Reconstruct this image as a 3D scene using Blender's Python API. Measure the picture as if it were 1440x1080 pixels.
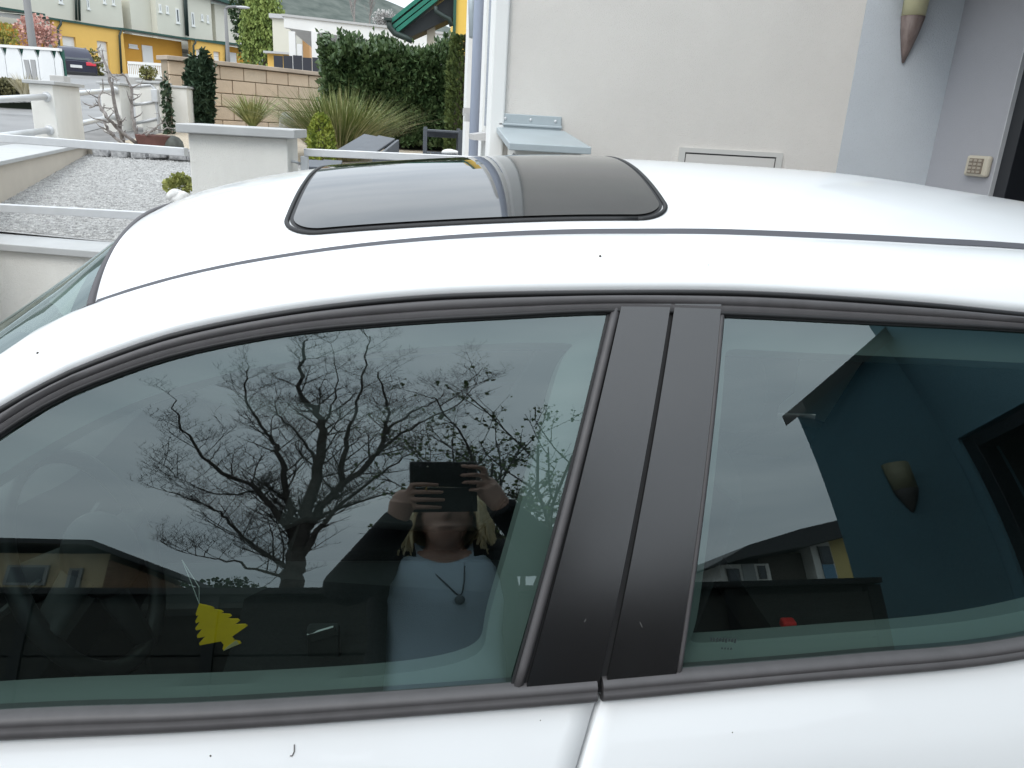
import bpy, math, random
import numpy as np
from mathutils import Vector, Matrix, noise

R = math.radians
random.seed(7)
for o in list(bpy.data.objects):
    bpy.data.objects.remove(o)
SC = bpy.context.scene
COL = SC.collection

# ------------------------------------------------------------------ camera
F, EYE = 1081.0, 1.56
YAW, PIT, ROL = R(6.9), R(18.3), R(3.34)
_f0 = Vector((math.sin(YAW), math.cos(YAW), 0)); _r0 = Vector((math.cos(YAW), -math.sin(YAW), 0)); _u0 = Vector((0, 0, 1))
FW = _f0 * math.cos(PIT) - _u0 * math.sin(PIT)
_u1 = _u0 * math.cos(PIT) + _f0 * math.sin(PIT)
RT = _r0 * math.cos(ROL) + _u1 * math.sin(ROL)
UP = _u1 * math.cos(ROL) - _r0 * math.sin(ROL)
CAM = Vector((0, 0, EYE))
cd = bpy.data.cameras.new('camera'); cam = bpy.data.objects.new('camera', cd); COL.objects.link(cam)
m = Matrix.Identity(4)
for i in range(3):
    m[i][0] = RT[i]; m[i][1] = UP[i]; m[i][2] = -FW[i]; m[i][3] = CAM[i]
cam.matrix_world = m
cd.sensor_width = 36; cd.lens = 36 * F / 1440; cd.clip_start = 0.02; cd.clip_end = 4000
SC.camera = cam

# ------------------------------------------------------------------ sky and light (overcast)
SUN_EL, SUN_AZ = R(48), R(215)          # azimuth from +Y towards +X
W = bpy.data.worlds.new('World'); SC.world = W; W.use_nodes = True
nt = W.node_tree; nt.nodes.clear()
N = nt.nodes.new; L = nt.links.new
wo = N('ShaderNodeOutputWorld'); bg = N('ShaderNodeBackground'); L(bg.outputs[0], wo.inputs[0])
bg.inputs[1].default_value = 0.1
sky = N('ShaderNodeTexSky'); sky.sky_type = 'NISHITA'; sky.sun_disc = False
sky.sun_elevation = SUN_EL; sky.sun_rotation = SUN_AZ
tc = N('ShaderNodeTexCoord'); mp = N('ShaderNodeMapping'); mp.inputs['Scale'].default_value = (1.6, 1.6, 7.0)
L(tc.outputs['Generated'], mp.inputs[0])
no = N('ShaderNodeTexNoise'); no.inputs['Scale'].default_value = 1.7; no.inputs['Detail'].default_value = 6; no.inputs['Roughness'].default_value = .55
L(mp.outputs[0], no.inputs[0])
cr = N('ShaderNodeValToRGB'); L(no.outputs[0], cr.inputs[0])
cr.color_ramp.elements[0].position = .3; cr.color_ramp.elements[0].color = (.74, .77, .80, 1)
cr.color_ramp.elements[1].position = .72; cr.color_ramp.elements[1].color = (1.0, 1.0, 1.0, 1)
ml = N('ShaderNodeMix'); ml.data_type = 'RGBA'; ml.blend_type = 'MULTIPLY'; ml.inputs[0].default_value = 1
L(cr.outputs[0], ml.inputs[6]); ml.inputs[7].default_value = (22.2, 23.6, 24.8, 1)
# overcast luminance: brighter towards the zenith (CIE overcast sky)
sx_ = N('ShaderNodeSeparateXYZ'); L(tc.outputs['Generated'], sx_.inputs[0])
cl_ = N('ShaderNodeClamp'); L(sx_.outputs[2], cl_.inputs[0])
gd_ = N('ShaderNodeMath'); gd_.operation = 'MULTIPLY_ADD'; gd_.inputs[1].default_value = 1.5/2.5; gd_.inputs[2].default_value = 1/2.5; L(cl_.outputs[0], gd_.inputs[0])
vm_ = N('ShaderNodeVectorMath'); vm_.operation = 'SCALE'; L(ml.outputs[2], vm_.inputs[0]); L(gd_.outputs[0], vm_.inputs[3])
mx = N('ShaderNodeMix'); mx.data_type = 'RGBA'; mx.inputs[0].default_value = .93
L(sky.outputs[0], mx.inputs[6]); L(vm_.outputs[0], mx.inputs[7]); L(mx.outputs[2], bg.inputs[0])
sl = bpy.data.lights.new('sun', 'SUN'); sl.energy = 0.9; sl.angle = R(25); sl.color = (1, .96, .9)
so = bpy.data.objects.new('sun', sl); COL.objects.link(so)
sd = Vector((math.sin(SUN_AZ) * math.cos(SUN_EL), math.cos(SUN_AZ) * math.cos(SUN_EL), math.sin(SUN_EL)))
so.rotation_euler = (-sd).to_track_quat('-Z', 'Y').to_euler(); so.location = sd * 50
vs = SC.view_settings; vs.view_transform = 'Standard'; vs.look = 'None'; vs.exposure = 0.32; vs.gamma = 1; vs.use_curve_mapping = False
SC.render.engine = 'CYCLES'
SC.cycles.max_bounces = 10; SC.cycles.transparent_max_bounces = 12; SC.cycles.glossy_bounces = 6

# ------------------------------------------------------------------ picture <-> place helpers
def ray(px, py):
    return (FW + RT * ((px - 720) / F) - UP * ((py - 540) / F)).normalized()
def at(px, py, Y):
    d = ray(px, py); return CAM + d * (Y / d.y)
def atx(px, py, X):
    d = ray(px, py); return CAM + d * (X / d.x)
def onplane(px, py, P, n):
    d = ray(px, py); return CAM + d * ((P - CAM).dot(n) / d.dot(n))

# ------------------------------------------------------------------ materials
MATS = {}
def M(name, col, rough=.8, var=.0, scale=6., bump=0., bscale=60., metal=0., coat=0., spec=.5, col2=None, stretch=None, detail=5, sheen=0.):
    if name in MATS: return MATS[name]
    m = bpy.data.materials.new(name); m.use_nodes = True; t = m.node_tree; b = t.nodes['Principled BSDF']
    b.inputs['Base Color'].default_value = (*col, 1); b.inputs['Roughness'].default_value = rough
    b.inputs['Metallic'].default_value = metal; b.inputs['Coat Weight'].default_value = coat; b.inputs['Coat Roughness'].default_value = .03
    b.inputs['Specular IOR Level'].default_value = spec
    if var or bump or col2:
        c = t.nodes.new('ShaderNodeTexCoord'); mpn = t.nodes.new('ShaderNodeMapping'); t.links.new(c.outputs['Object'], mpn.inputs[0])
        if stretch: mpn.inputs['Scale'].default_value = stretch
    if var or col2:
        n = t.nodes.new('ShaderNodeTexNoise'); n.inputs['Scale'].default_value = scale; n.inputs['Detail'].default_value = detail; n.inputs['Roughness'].default_value = .6
        t.links.new(mpn.outputs[0], n.inputs[0])
        r = t.nodes.new('ShaderNodeValToRGB'); t.links.new(n.outputs[0], r.inputs[0])
        c2 = col2 if col2 else tuple(min(1, x * (1 + var)) for x in col)
        c1 = col if col2 else tuple(x * (1 - var) for x in col)
        r.color_ramp.elements[0].position = .33; r.color_ramp.elements[0].color = (*c1, 1)
        r.color_ramp.elements[1].position = .67; r.color_ramp.elements[1].color = (*c2, 1)
        t.links.new(r.outputs[0], b.inputs['Base Color'])
    if bump:
        n2 = t.nodes.new('ShaderNodeTexNoise'); n2.inputs['Scale'].default_value = bscale; n2.inputs['Detail'].default_value = 4
        t.links.new(mpn.outputs[0], n2.inputs[0])
        bp = t.nodes.new('ShaderNodeBump'); bp.inputs['Strength'].default_value = bump; bp.inputs['Distance'].default_value = .01
        t.links.new(n2.outputs[0], bp.inputs['Height']); t.links.new(bp.outputs[0], b.inputs['Normal'])
    MATS[name] = m; return m

def glass_mat(name, tint, r0=.09, rough=0.0):
    m = bpy.data.materials.new(name); m.use_nodes = True; t = m.node_tree; t.nodes.clear()
    o = t.nodes.new('ShaderNodeOutputMaterial'); mixs = t.nodes.new('ShaderNodeMixShader'); t.links.new(mixs.outputs[0], o.inputs[0])
    tr = t.nodes.new('ShaderNodeBsdfTransparent'); tr.inputs[0].default_value = (*tint, 1)
    gl = t.nodes.new('ShaderNodeBsdfGlossy'); gl.inputs['Roughness'].default_value = rough; gl.inputs[0].default_value = (.86, .99, 1.0, 1)
    lw = t.nodes.new('ShaderNodeLayerWeight'); lw.inputs[0].default_value = .5
    p = t.nodes.new('ShaderNodeMath'); p.operation = 'POWER'; p.inputs[1].default_value = 5; t.links.new(lw.outputs['Facing'], p.inputs[0])
    ma = t.nodes.new('ShaderNodeMath'); ma.operation = 'MULTIPLY_ADD'; ma.inputs[1].default_value = 1 - r0; ma.inputs[2].default_value = r0
    t.links.new(p.outputs[0], ma.inputs[0]); t.links.new(ma.outputs[0], mixs.inputs[0])
    t.links.new(tr.outputs[0], mixs.inputs[1]); t.links.new(gl.outputs[0], mixs.inputs[2])
    MATS[name] = m; return m

# ------------------------------------------------------------------ mesh helpers
ORG = {}
def root(name, loc, label, cat, group=None, kind=None):
    o = bpy.data.objects.new(name, None); COL.objects.link(o); o.location = loc; o.empty_display_size = .2
    ORG[o.name] = Vector(loc); tag(o, label, cat, group, kind); return o
def tag(o, label=None, cat=None, group=None, kind=None):
    if label: o['label'] = label
    if cat: o['category'] = cat
    if group: o['group'] = group
    if kind: o['kind'] = kind
    return o
class MB:
    def __init__(s): s.v = []; s.f = []
    def add(s, vs, fs):
        k = len(s.v); s.v += [tuple(v) for v in vs]; s.f += [tuple(i + k for i in f) for f in fs]; return s
    def box(s, x0, x1, y0, y1, z0, z1):
        return s.hexa([(x0,y0,z0),(x1,y0,z0),(x1,y1,z0),(x0,y1,z0),(x0,y0,z1),(x1,y0,z1),(x1,y1,z1),(x0,y1,z1)])
    def hexa(s, p):
        return s.add(p, [(0,3,2,1),(4,5,6,7),(0,1,5,4),(1,2,6,5),(2,3,7,6),(3,0,4,7)])
    def obox(s, c, a, b, d):       # centre and three half vectors
        c = Vector(c); a = Vector(a); b = Vector(b); d = Vector(d)
        return s.hexa([c-a-b-d, c+a-b-d, c+a+b-d, c-a+b-d, c-a-b+d, c+a-b+d, c+a+b+d, c-a+b+d])
    def prism(s, poly, ext):       # polygon and extrusion vector
        ext = Vector(ext); n = len(poly); p = [Vector(q) for q in poly]
        return s.add(p + [q + ext for q in p], [tuple(range(n))[::-1], tuple(range(n, 2*n))] + [(i, (i+1) % n, n + (i+1) % n, n + i) for i in range(n)])
    def quad(s, *p): return s.add(p, [tuple(range(len(p)))])
    def grid(s, rows, close_u=False):
        h = len(rows); w = len(rows[0]); fs = []
        for i in range(h - 1):
            for j in range(w - 1 if not close_u else w):
                j2 = (j + 1) % w
                fs.append((i*w+j, i*w+j2, (i+1)*w+j2, (i+1)*w+j))
        return s.add([p for r in rows for p in r], fs)
    def tube(s, pts, rad, n=8, cap=True, sx=1.0):
        pts = [Vector(p) for p in pts]
        if not hasattr(rad, '__len__'): rad = [rad] * len(pts)
        k = len(s.v); up = None
        for i, p in enumerate(pts):
            t = (pts[min(i+1, len(pts)-1)] - pts[max(i-1, 0)])
            if t.length < 1e-9: t = Vector((0,0,1))
            t.normalize()
            if up is None:
                up = Vector((0,0,1)) if abs(t.z) < .9 else Vector((1,0,0))
            a = t.cross(up)
            if a.length < 1e-6: a = t.orthogonal()
            a.normalize(); b = a.cross(t); up = b
            for j in range(n):
                q = 2*math.pi*j/n
                s.v.append(tuple(p + a * (math.cos(q)*rad[i]*sx) + b * (math.sin(q)*rad[i])))
        for i in range(len(pts)-1):
            for j in range(n):
                s.f.append((k+i*n+j, k+i*n+(j+1)%n, k+(i+1)*n+(j+1)%n, k+(i+1)*n+j))
        if cap and n > 2:
            s.f.append(tuple(k+j for j in range(n))[::-1]); s.f.append(tuple(k+(len(pts)-1)*n+j for j in range(n)))
        return s
    def ellip(s, c, r, n=12, m=8, mat=None):
        c = Vector(c); rows = []
        for i in range(m+1):
            ph = math.pi*(i/m) ; rr = max(math.sin(ph), .001)
            row = []
            for j in range(n):
                q = 2*math.pi*j/n; v = Vector((r[0]*rr*math.cos(q), r[1]*rr*math.sin(q), -r[2]*math.cos(ph)))
                if mat: v = mat @ v
                row.append(c+v)
            rows.append(row)
        return s.grid(rows, True)
    def lathe(s, prof, c, axis='Z', n=24):
        rows = []
        c = Vector(c)
        for r, h in prof:
            row = []
            for j in range(n):
                q = 2*math.pi*j/n; a, b = r*math.cos(q), r*math.sin(q)
                row.append(c + (Vector((a,b,h)) if axis == 'Z' else Vector((a,h,b)) if axis == 'Y' else Vector((h,a,b))))
            rows.append(row)
        return s.grid(rows, True)
    def build(s, name, mat, parent=None, smooth=False, bevel=0., kind=None, label=None, solid=0., auto=None, segs=2):
        org = ORG.get(parent.name, Vector()) if parent else Vector()
        me = bpy.data.meshes.new(name)
        me.from_pydata([(x-org.x, y-org.y, z-org.z) for x, y, z in s.v], [], s.f); me.update()
        if smooth: me.polygons.foreach_set('use_smooth', [True]*len(me.polygons))
        if mat: me.materials.append(mat)
        o = bpy.data.objects.new(name, me); COL.objects.link(o)
        if parent: o.parent = parent
        ORG[o.name] = org.copy()
        if solid:
            q = o.modifiers.new('s', 'SOLIDIFY'); q.thickness = solid; q.offset = 0
        if bevel:
            q = o.modifiers.new('b', 'BEVEL'); q.width = bevel; q.segments = segs; q.limit_method = 'ANGLE'; q.angle_limit = R(40)
        if auto: 
            try: me.set_sharp_from_angle(angle=R(auto))
            except Exception: pass
        if kind: o['kind'] = kind
        if label: o['label'] = label
        return o
def catmull(pts, n=12):
    P = [np.array(p, float) for p in pts]; P = [2*P[0]-P[1]] + P + [2*P[-1]-P[-2]]; out = []
    for i in range(1, len(P)-2):
        for k in range(n):
            t = k/n
            out.append(.5*((2*P[i]) + (-P[i-1]+P[i+1])*t + (2*P[i-1]-5*P[i]+4*P[i+1]-P[i+2])*t*t + (-P[i-1]+3*P[i]-3*P[i+1]+P[i+2])*t**3))
    out.append(P[-2]); return out
def lerp(a, b, t): return a + (b - a) * t
def lin(a, b, n): return [a+(b-a)*i/n for i in range(n+1)]
# ================================================================== GROUND
def gz(x, y):
    if y < 4.15: return 0.0
    if y < 9: return .80 + .07*(y-4.5)
    if y < 60: return 1.115 + .055*(y-9)
    return 3.92 + .02*(y-60)
def gpt(px, py, y0=8.):
    d = ray(px, py); Y = y0
    for _ in range(60):
        p = CAM + d*(Y/d.y)
        # move along the ray to the ground sheet
        e = p.z-gz(p.x, p.y); Y += e*4*(.6 if e > 0 else .6)
        Y = max(4.2, min(60, Y))
    return CAM + d*(Y/d.y)
asph = M('yard_paving', (.20,.195,.19), .9, var=.18, scale=3, bump=.3, bscale=120)
ys = [-400,-150,-60,-30,-15,-8,-4,-2,0,2,3,4.10,4.16,5,6,7,8,9,12,16,20,26,32,38,44,52,60,90,150,300,600]
xs = [-600,-250,-100,-50,-25,-12,-8,-5,-3,-1.5,0,1.5,3,6,12,25,60,150,500]
def gbase(x, y): return 0. if y < 5.58 else gz(x, y)
ys = [y for y in ys if y not in (4.10, 4.16, 5)] + [5.5, 5.6]; ys.sort()
MB().grid([[(x, y, gbase(x, y)) for x in xs] for y in ys]).build('ground', asph, smooth=False, kind='structure')
grav_m = M('gravel_bed', (.26,.255,.25), .95, scale=95, bump=.9, bscale=150, col2=(.50,.495,.48))
road_m = M('street_asphalt', (.235,.235,.235), .92, var=.12, scale=1.5, bump=.25, bscale=90)
def yfr(x): return 4.53 + max(0, -1.2-x)*.235 if x < -.7 else 4.32
MB().grid([[(x, lerp(yfr(x), 8.6, t), gz(x, lerp(yfr(x), 8.6, t))+.004) for x in (-3.9,-3.2,-2.4,-1.8,-1.21,-.71,-.69,.32)] for t in (0,.1,.2,.3,.45,.6,.8,1)]).build('gravel_yard', grav_m, kind='structure')
MB().grid([[(x, y, gz(x, y)+.004) for x in (-3.6,-2.4,-1.2,.3)] for y in (8.6, 9, 10, 12, 13.2)]).build('planting_bed', M('bark_mulch', (.30,.24,.17), .95, scale=40, col2=(.52,.46,.37), bump=.8, bscale=60), kind='structure')
MB().grid([[(x-.12*(y-9), y, (gz(x, y) if y > 9 else max(.004, .80+.07*(y-4.5)))+.006) for x in (-11,-8,-6,-4.15)] for y in (-30, -7, 0, 4.3, 6, 9, 12, 16, 22, 28, 34)]).build('street', road_m, kind='structure')
# loose gravel stones
b = MB(); rnd = random.Random(3)
for i in range(30000):
    x = -3.75 + rnd.random()*3.2; y0_ = yfr(x)+.04; y = y0_ + (8.55-y0_)*rnd.random()**1.3
    r_ = .004+.006*rnd.random(); z = gz(x, y)+.006; a = rnd.random()*3; ca, sa = math.cos(a)*r_, math.sin(a)*r_
    b.add([(x+ca, y+sa, z), (x-sa, y+ca, z), (x-ca, y-sa, z), (x+sa, y-ca, z), (x+sa*.2, y, z+r_*.9)], [(0,1,4),(1,2,4),(2,3,4),(3,0,4)])
st = b.build('gravel_stones', M('pale_gravel', (.28,.275,.27), .9, scale=25, col2=(.56,.555,.54), detail=1), kind='stuff', label='pale grey loose gravel chips spread over the raised yard')
st['category'] = 'gravel'

# ================================================================== THE HOUSE BESIDE THE CAR
HY = 4.3; HX = .335
cream = M('cream_render', (.74,.705,.66), .92, var=.035, scale=1.6, bump=.6, bscale=190)
blue = M('blue_grey_render', (.60,.635,.67), .92, var=.03, scale=1.6, bump=.6, bscale=190)
white_r = M('white_render', (.74,.725,.68), .92, var=.045, scale=3, bump=.5, bscale=200, stretch=(1.6,1.6,.5))
zinc = M('zinc_sheet', (.42,.47,.49), .45, var=.06, scale=5, metal=.25)
alu = M('galvanised_rail', (.60,.61,.62), .4, var=.06, scale=8, metal=.3)
hs = root('house', (1.5, HY, 0), 'cream rendered house wall with white corner beyond the car roof', 'house')
MB().box(HX+.03, 2.295, HY, 7.1, -.1, 5.6).build('wall', cream, hs)
MB().box(HX-.02, HX+.06, HY-.03, HY+.20, -.1, 5.6).build('corner_pilaster', M('white_plaster', (.80,.80,.78), .85, var=.02, scale=2), hs, bevel=.01)
lg = M('pale_grey_plaster', (.60,.60,.58), .9, var=.02, scale=2); 
MB().box(HX+.005, HX+.029, HY+.2, 5.0, -.1, 5.6).build('side_panel', lg, hs)
MB().box(HX-.01, HX+.029, 5.0, 5.3, -.1, 5.6).build('side_pilaster', M('white_plaster', (.8,.8,.78)), hs)
MB().tube([(HX-.03, 5.45, .5), (HX-.03, 5.45, 5.6)], .035, 14).build('downpipe', M('blue_grey_pipe', (.40,.45,.56), .5), hs, smooth=True)
MB().box(HX-.01, HX+.029, 5.75, 6.25, -.1, 5.6).build('side_pilaster', M('pale_blue_plaster', (.62,.66,.74), .9), hs)
MB().box(HX-.04, HX+.029, 6.6, 7.1, -.1, 5.6).build('side_pilaster', M('white_plaster', (.8,.8,.78)), hs)
MB().tube([(HX-.05, 6.45, 2.75), (HX-.02, 6.3, 2.2)], .03, 10).build('downpipe', zinc, hs, smooth=True)
# window with sill on the side face
sy = 4.75; sz = at(675, 184, sy).z
w = MB().box(HX-.004, HX+.004, 4.58, 4.92, sz+.03, sz+1.4).build('side_window', M('window_pane', (.5,.52,.52), .1), hs)
MB().hexa([(HX-.09,4.50,sz-.05),(HX+.02,4.50,sz-.05),(HX+.02,4.98,sz-.05),(HX-.09,4.98,sz-.05),(HX-.09,4.50,sz-.02),(HX+.02,4.50,sz),(HX+.02,4.98,sz),(HX-.09,4.98,sz-.02)]).build('sill', M('grey_sill', (.50,.49,.48), .5), w)
for yy, px, py in ((5.9, 655, 152), (5.6, 658, 160)):
    q = at(px, py, yy); MB().box(HX-.09, HX+.02, yy-.12, yy+.12, q.z-.05, q.z).build('sill', M('grey_sill', (.5,.49,.48), .5), hs)
# flush access hatch
a, c = at(955, 207, HY), at(1100, 217, HY); zt = a.z
b = MB(); b.box(a.x, c.x, HY-.012, HY-.001, zt-.02-.004, zt); b.box(a.x, a.x+.035, HY-.0121, HY-.001, zt-.6, zt-.024); b.box(c.x-.035, c.x, HY-.0121, HY-.001, zt-.6, zt-.024)
hf = b.build('hatch_frame', M('hatch_frame_paint', (.60,.59,.56), .7), hs)
MB().box(a.x+.042, c.x-.042, HY-.009, HY-.001, zt-.6, zt-.032).build('hatch_door', M('hatch_paint', (.63,.61,.58), .8), hf)
MB().box(a.x+.035, c.x-.035, HY-.005, HY-.0005, zt-.6, zt-.024).build('hatch_gap', M('hatch_shadow_gap', (.05,.05,.05), .8), hf)

# gate pier with sloping sheet lid
pr = root('gate_pier', (.56, 4.0, 0), 'cream gate pier with sloping zinc lid against the house wall', 'pier')
MB().box(.42, .755, 3.92, HY-.003, -.1, 1.50).build('pier_body', white_r, pr, bevel=.008)
z0, z1 = at(760, 182, HY-.02).z, at(760, 203, 3.86).z
MB().hexa([(.385,3.86,z1-.035),(.79,3.86,z1-.035),(.72,HY-.03,z0-.03),(.355,HY-.03,z0-.03),(.385,3.86,z1),(.79,3.86,z1),(.72,HY-.03,z0),(.355,HY-.03,z0)]).build('sheet_lid', zinc, pr, bevel=.004)
a, c = at(703, 159, HY-.02), at(790, 166, HY-.02)
b = MB(); b.box(a.x, c.x, HY-.022, HY-.002, z0-.02, a.z); b.box(a.x-.004, c.x+.004, HY-.03, HY-.0225, z0+.01, z0+.022)
fl = b.build('wall_flashing', zinc, pr, bevel=.003)
for t in (.09, .5, .9): MB().ellip((lerp(a.x, c.x, t), HY-.024, a.z-.025), (.008,.004,.008), 8, 6).build('screw', alu, fl)
MB().tube([(.40, 3.95, 1.28), (.40, 3.93, 1.36), (.42, 3.93, 1.42), (.45, 3.95, 1.455)], .022, 8).build('lid_bracket', M('dark_bracket', (.3,.3,.3), .5), pr, smooth=True)

# ================================================================== GARAGE straight behind the car
GX = 2.845
gr = root('garage', (GX, 1.5, 0), 'blue grey garage with open black-framed doorway beyond the car tail', 'garage')
MB().box(2.296, GX+.002, HY-.003, 7.1, -.1, 5.6).build('side_wall', blue, gr)
j0 = atx(1390, 275, GX).y
shaded_blue = M('shaded_blue_render', (.13,.25,.30), .92, var=.03, scale=1.2, bump=.4, bscale=260)  # blue render for the shaded side, its shade put into a darker colour
grey_r = M('grey_render', (.41,.41,.435), .92, var=.03, scale=1.2, bump=.45, bscale=260)
MB().box(GX, GX+.25, j0, HY-.004, -.1, 5.6).build('jamb_wall', grey_r, gr)
MB().box(GX, GX+.25, -1.42, -1.33, -.1, 5.6).build('jamb_wall', shaded_blue, gr)
MB().box(GX-.0, GX+.25, -1.33, j0, 2.42, 5.6).build('lintel_wall', shaded_blue, gr)
blk = M('black_door_frame', (.014,.016,.02), .4)
fr = MB().box(GX+.02, GX+.14, j0-.085, j0-.001, 0, 2.40).box(GX+.02, GX+.14, -1.329, -1.245, 0, 2.40).box(GX+.02, GX+.14, -1.244, j0-.086, 2.31, 2.40).build('door_frame', blk, gr, bevel=.004)
MB().box(GX-.004, GX+.019, j0-.006, j0-.0005, 0, 2.4).build('frame_edge', alu, fr)
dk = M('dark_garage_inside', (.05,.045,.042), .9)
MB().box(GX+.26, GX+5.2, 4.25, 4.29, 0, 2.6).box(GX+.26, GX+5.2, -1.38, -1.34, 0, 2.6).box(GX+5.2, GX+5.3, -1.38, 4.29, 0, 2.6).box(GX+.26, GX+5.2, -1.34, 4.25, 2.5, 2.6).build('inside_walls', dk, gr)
MB().box(GX-.5, GX-.004, 2.4, HY-.006, 2.55, 2.75).build('canopy', M('dark_canopy', (.06,.06,.065), .7), gr)
# wall lamps
lamp_b = M('rusty_brown_metal', (.16,.115,.10), .55, scale=14, col2=(.27,.21,.19), stretch=(3,3,.4)); lamp_g = M('cream_lamp_glass', (.62,.58,.36), .35)
def wall_lamp(x, y, ztip, zmid, ztop, w, label, sgn, lamp_b=lamp_b, lamp_g=lamp_g):
    r = root('wall_lamp', (x, y, ztip), label, 'lamp', 'horn-shaped wall lamps')
    def half(prof, name, mat):
        g = []
        for ww, z in prof:
            g.append([(x+ww*math.cos(R(a)), y-sgn*(.004+ww*1.15*math.sin(R(a))), z) for a in lin(0, 180, 14)])
        MB().grid(g).build(name, mat, r, smooth=True, solid=.004)
    half([(.004, ztip), (w*.35, ztip+.25*(zmid-ztip)), (w*.75, ztip+.65*(zmid-ztip)), (w, zmid)], 'horn', lamp_b)
    half([(w*.97, zmid+.001), (w*1.06, lerp(zmid, ztop, .5)), (w*1.12, ztop)], 'glass_shade', lamp_g)
    MB().box(x-.03, x+.03, min(y-sgn*.006, y), max(y-sgn*.006, y), ztip+.13, ztop-.02).build('back_plate', lamp_b, r)
def lin(a, b, n): return [a+(b-a)*i/n for i in range(n+1)]
tip = at(1287, 90, HY-.01); mid = at(1288, 24, HY-.01)
wall_lamp(at(1286, 60, HY-.08).x, HY-.004, tip.z, mid.z, mid.z+.24, .062, 'cream glass horn lamp with brown tip on the blue wall above the car roof', 1)
wall_lamp(2.42, -1.396, 1.86, 2.02, 2.22, .065, 'horn lamp on the blue side wall mirrored in the rear window', -1, M('dimmed_brown_metal', (.055,.045,.04), .6), M('dimmed_lamp_glass', (.24,.22,.13), .5))  # darker copies of the lamp colours, with the dim light painted in
# keypad on the jamb
a = atx(1364, 222, GX-.01); c = atx(1390, 246, GX-.01); cy_, cz_ = (a.y+c.y)/2, (a.z+c.z)/2
hw, hh = abs(a.y-c.y)/2, .052
kp = root('keypad', (GX, cy_, cz_), 'small beige door keypad on the grey garage jamb', 'keypad')
MB().box(GX-.03, GX-.001, cy_-hw, cy_+hw, cz_-hh, cz_+hh).build('housing', M('beige_plastic', (.55,.50,.40), .5), kp, bevel=.012)
MB().box(GX-.034, GX-.0295, cy_-hw*.62, cy_+hw*.62, cz_-hh*.72, cz_+hh*.72).build('key_field', M('brown_keys_plate', (.22,.18,.14), .6), kp)
for i in range(4):
    for j in range(3):
        yk = cy_+hw*.4*(j-1); zk = cz_+hh*.36*(i-1.5)
        MB().box(GX-.038, GX-.0335, yk-hw*.13, yk+hw*.13, zk-hh*.11, zk+hh*.11).build('key', M('pale_keys', (.40,.35,.28), .5), kp)
# shelf inside the garage
sh = root('storage_shelf', (GX+.55, 3.6, 0), 'brown wooden shelf unit standing inside the garage doorway', 'shelf')
wood = M('brown_wood', (.46,.32,.20), .6, var=.2, scale=4, stretch=(6,6,.5))
p0 = atx(1412, 270, GX+.45); q_ = atx(1425, 214, GX+.14)
ya_, yb_ = atx(1450, 270, GX+.15).y, atx(1407, 270, GX+.15).y
MB().box(GX+.145, GX+.17, ya_, yb_, 0, 2.3).build('side_board', wood, sh)
MB().box(GX+.10, GX+.144, ya_-.02, yb_-.005, q_.z-.012, q_.z+.012).build('shelf_edge', M('pale_shelf_wood', (.42,.30,.19), .6), sh)
MB().box(GX+1.1, GX+1.13, p0.y-.4, p0.y+.10, 0, 2.2).build('side_board', wood, sh)
q = atx(1420, 215, GX+.4)
for dz in (-.75, -.38, 0, .42): MB().box(GX+.38, GX+1.1, p0.y-.42, p0.y+.12, q.z+dz-.012, q.z+dz+.012).build('shelf_board', M('pale_shelf_wood', (.42,.30,.19), .6), sh)
b = MB(); b.ellip((GX+.35, p0.y-.42, 1.20), (.12,.3,.16), 18, 10); b.build('covered_bin', M('grey_cover', (.45,.48,.52), .6), None, smooth=True)
tag(bpy.data.objects['covered_bin'], 'grey covered bin lid just inside the garage opening', 'bin')

# ================================================================== FENCE AND GATE IN FRONT OF THE GARDEN
cop = M('grey_coping', (.45,.455,.45), .5, var=.07, scale=4, metal=.15)
def pier(xa, xb, ya, yb, zb, zt, label, cname='fence_pier', ov=.045, ch=.045):
    r = root(cname, ((xa+xb)/2, (ya+yb)/2, zb), label, 'pier', 'rendered fence piers')
    MB().box(xa, xb, ya, yb, zb, zt-ch).build('pier_body', white_r, r, bevel=.006)
    MB().box(xa-ov, xb+ov, ya-ov, yb+ov, zt-ch+.001, zt).build('coping', cop, r, bevel=.005)
    return r
a, c = at(264, 185, 4.2), at(404, 195, 4.2)
PZ = at(335, 178, 4.16).z
pier(a.x, c.x, 4.2, 4.52, -.1, PZ, 'wide cream pier with grey metal coping in front of the garden')
fw_ = root('front_wall', (-2.0, 4.35, 0), 'low cream garden wall with grey coping below the white rails', 'wall')
MB().hexa([(a.x-.003,4.26,-.1),(-5.0,5.15,-.1),(-5.0,5.40,-.1),(a.x-.003,4.5,-.1),(a.x-.003,4.26,.775),(-5.0,5.15,.775),(-5.0,5.40,.775),(a.x-.003,4.5,.775)]).build('wall_body', white_r, fw_)
MB().hexa([(a.x-.004,4.22,.776),(-5.0,5.11,.776),(-5.0,5.46,.776),(a.x-.004,4.56,.776),(a.x-.004,4.22,.815),(-5.0,5.11,.815),(-5.0,5.46,.815),(a.x-.004,4.56,.815)]).build('coping', cop, fw_, bevel=.004)
MB().box(-.66, .42, 4.26, 4.45, -.1, .76).build('gate_sill', white_r, fw_)
rl = root('fence_rails', (-2.0, 4.45, .75), 'white square metal rails spanning left of the wide pier', 'railing')
for (pa, pb), nm in ((((0,194),(262,214)), 'rail'), (((0,292),(262,306.5)), 'rail')):
    A, B_ = at(*pa, 4.62), at(*pb, 4.36); d = (A-B_); A2 = B_+d*2.6; half = Vector((0,.018,0)); mid_ = (A2+B_)/2
    MB().obox(mid_, (A2-B_)/2, Vector((.005,.02,0)), Vector((0,0,.021))).build(nm, alu, rl, bevel=.003)
gt = root('garden_gate', (-.1, 4.3, .8), 'metal framed garden gate between the wide pier and the house', 'gate')
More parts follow.
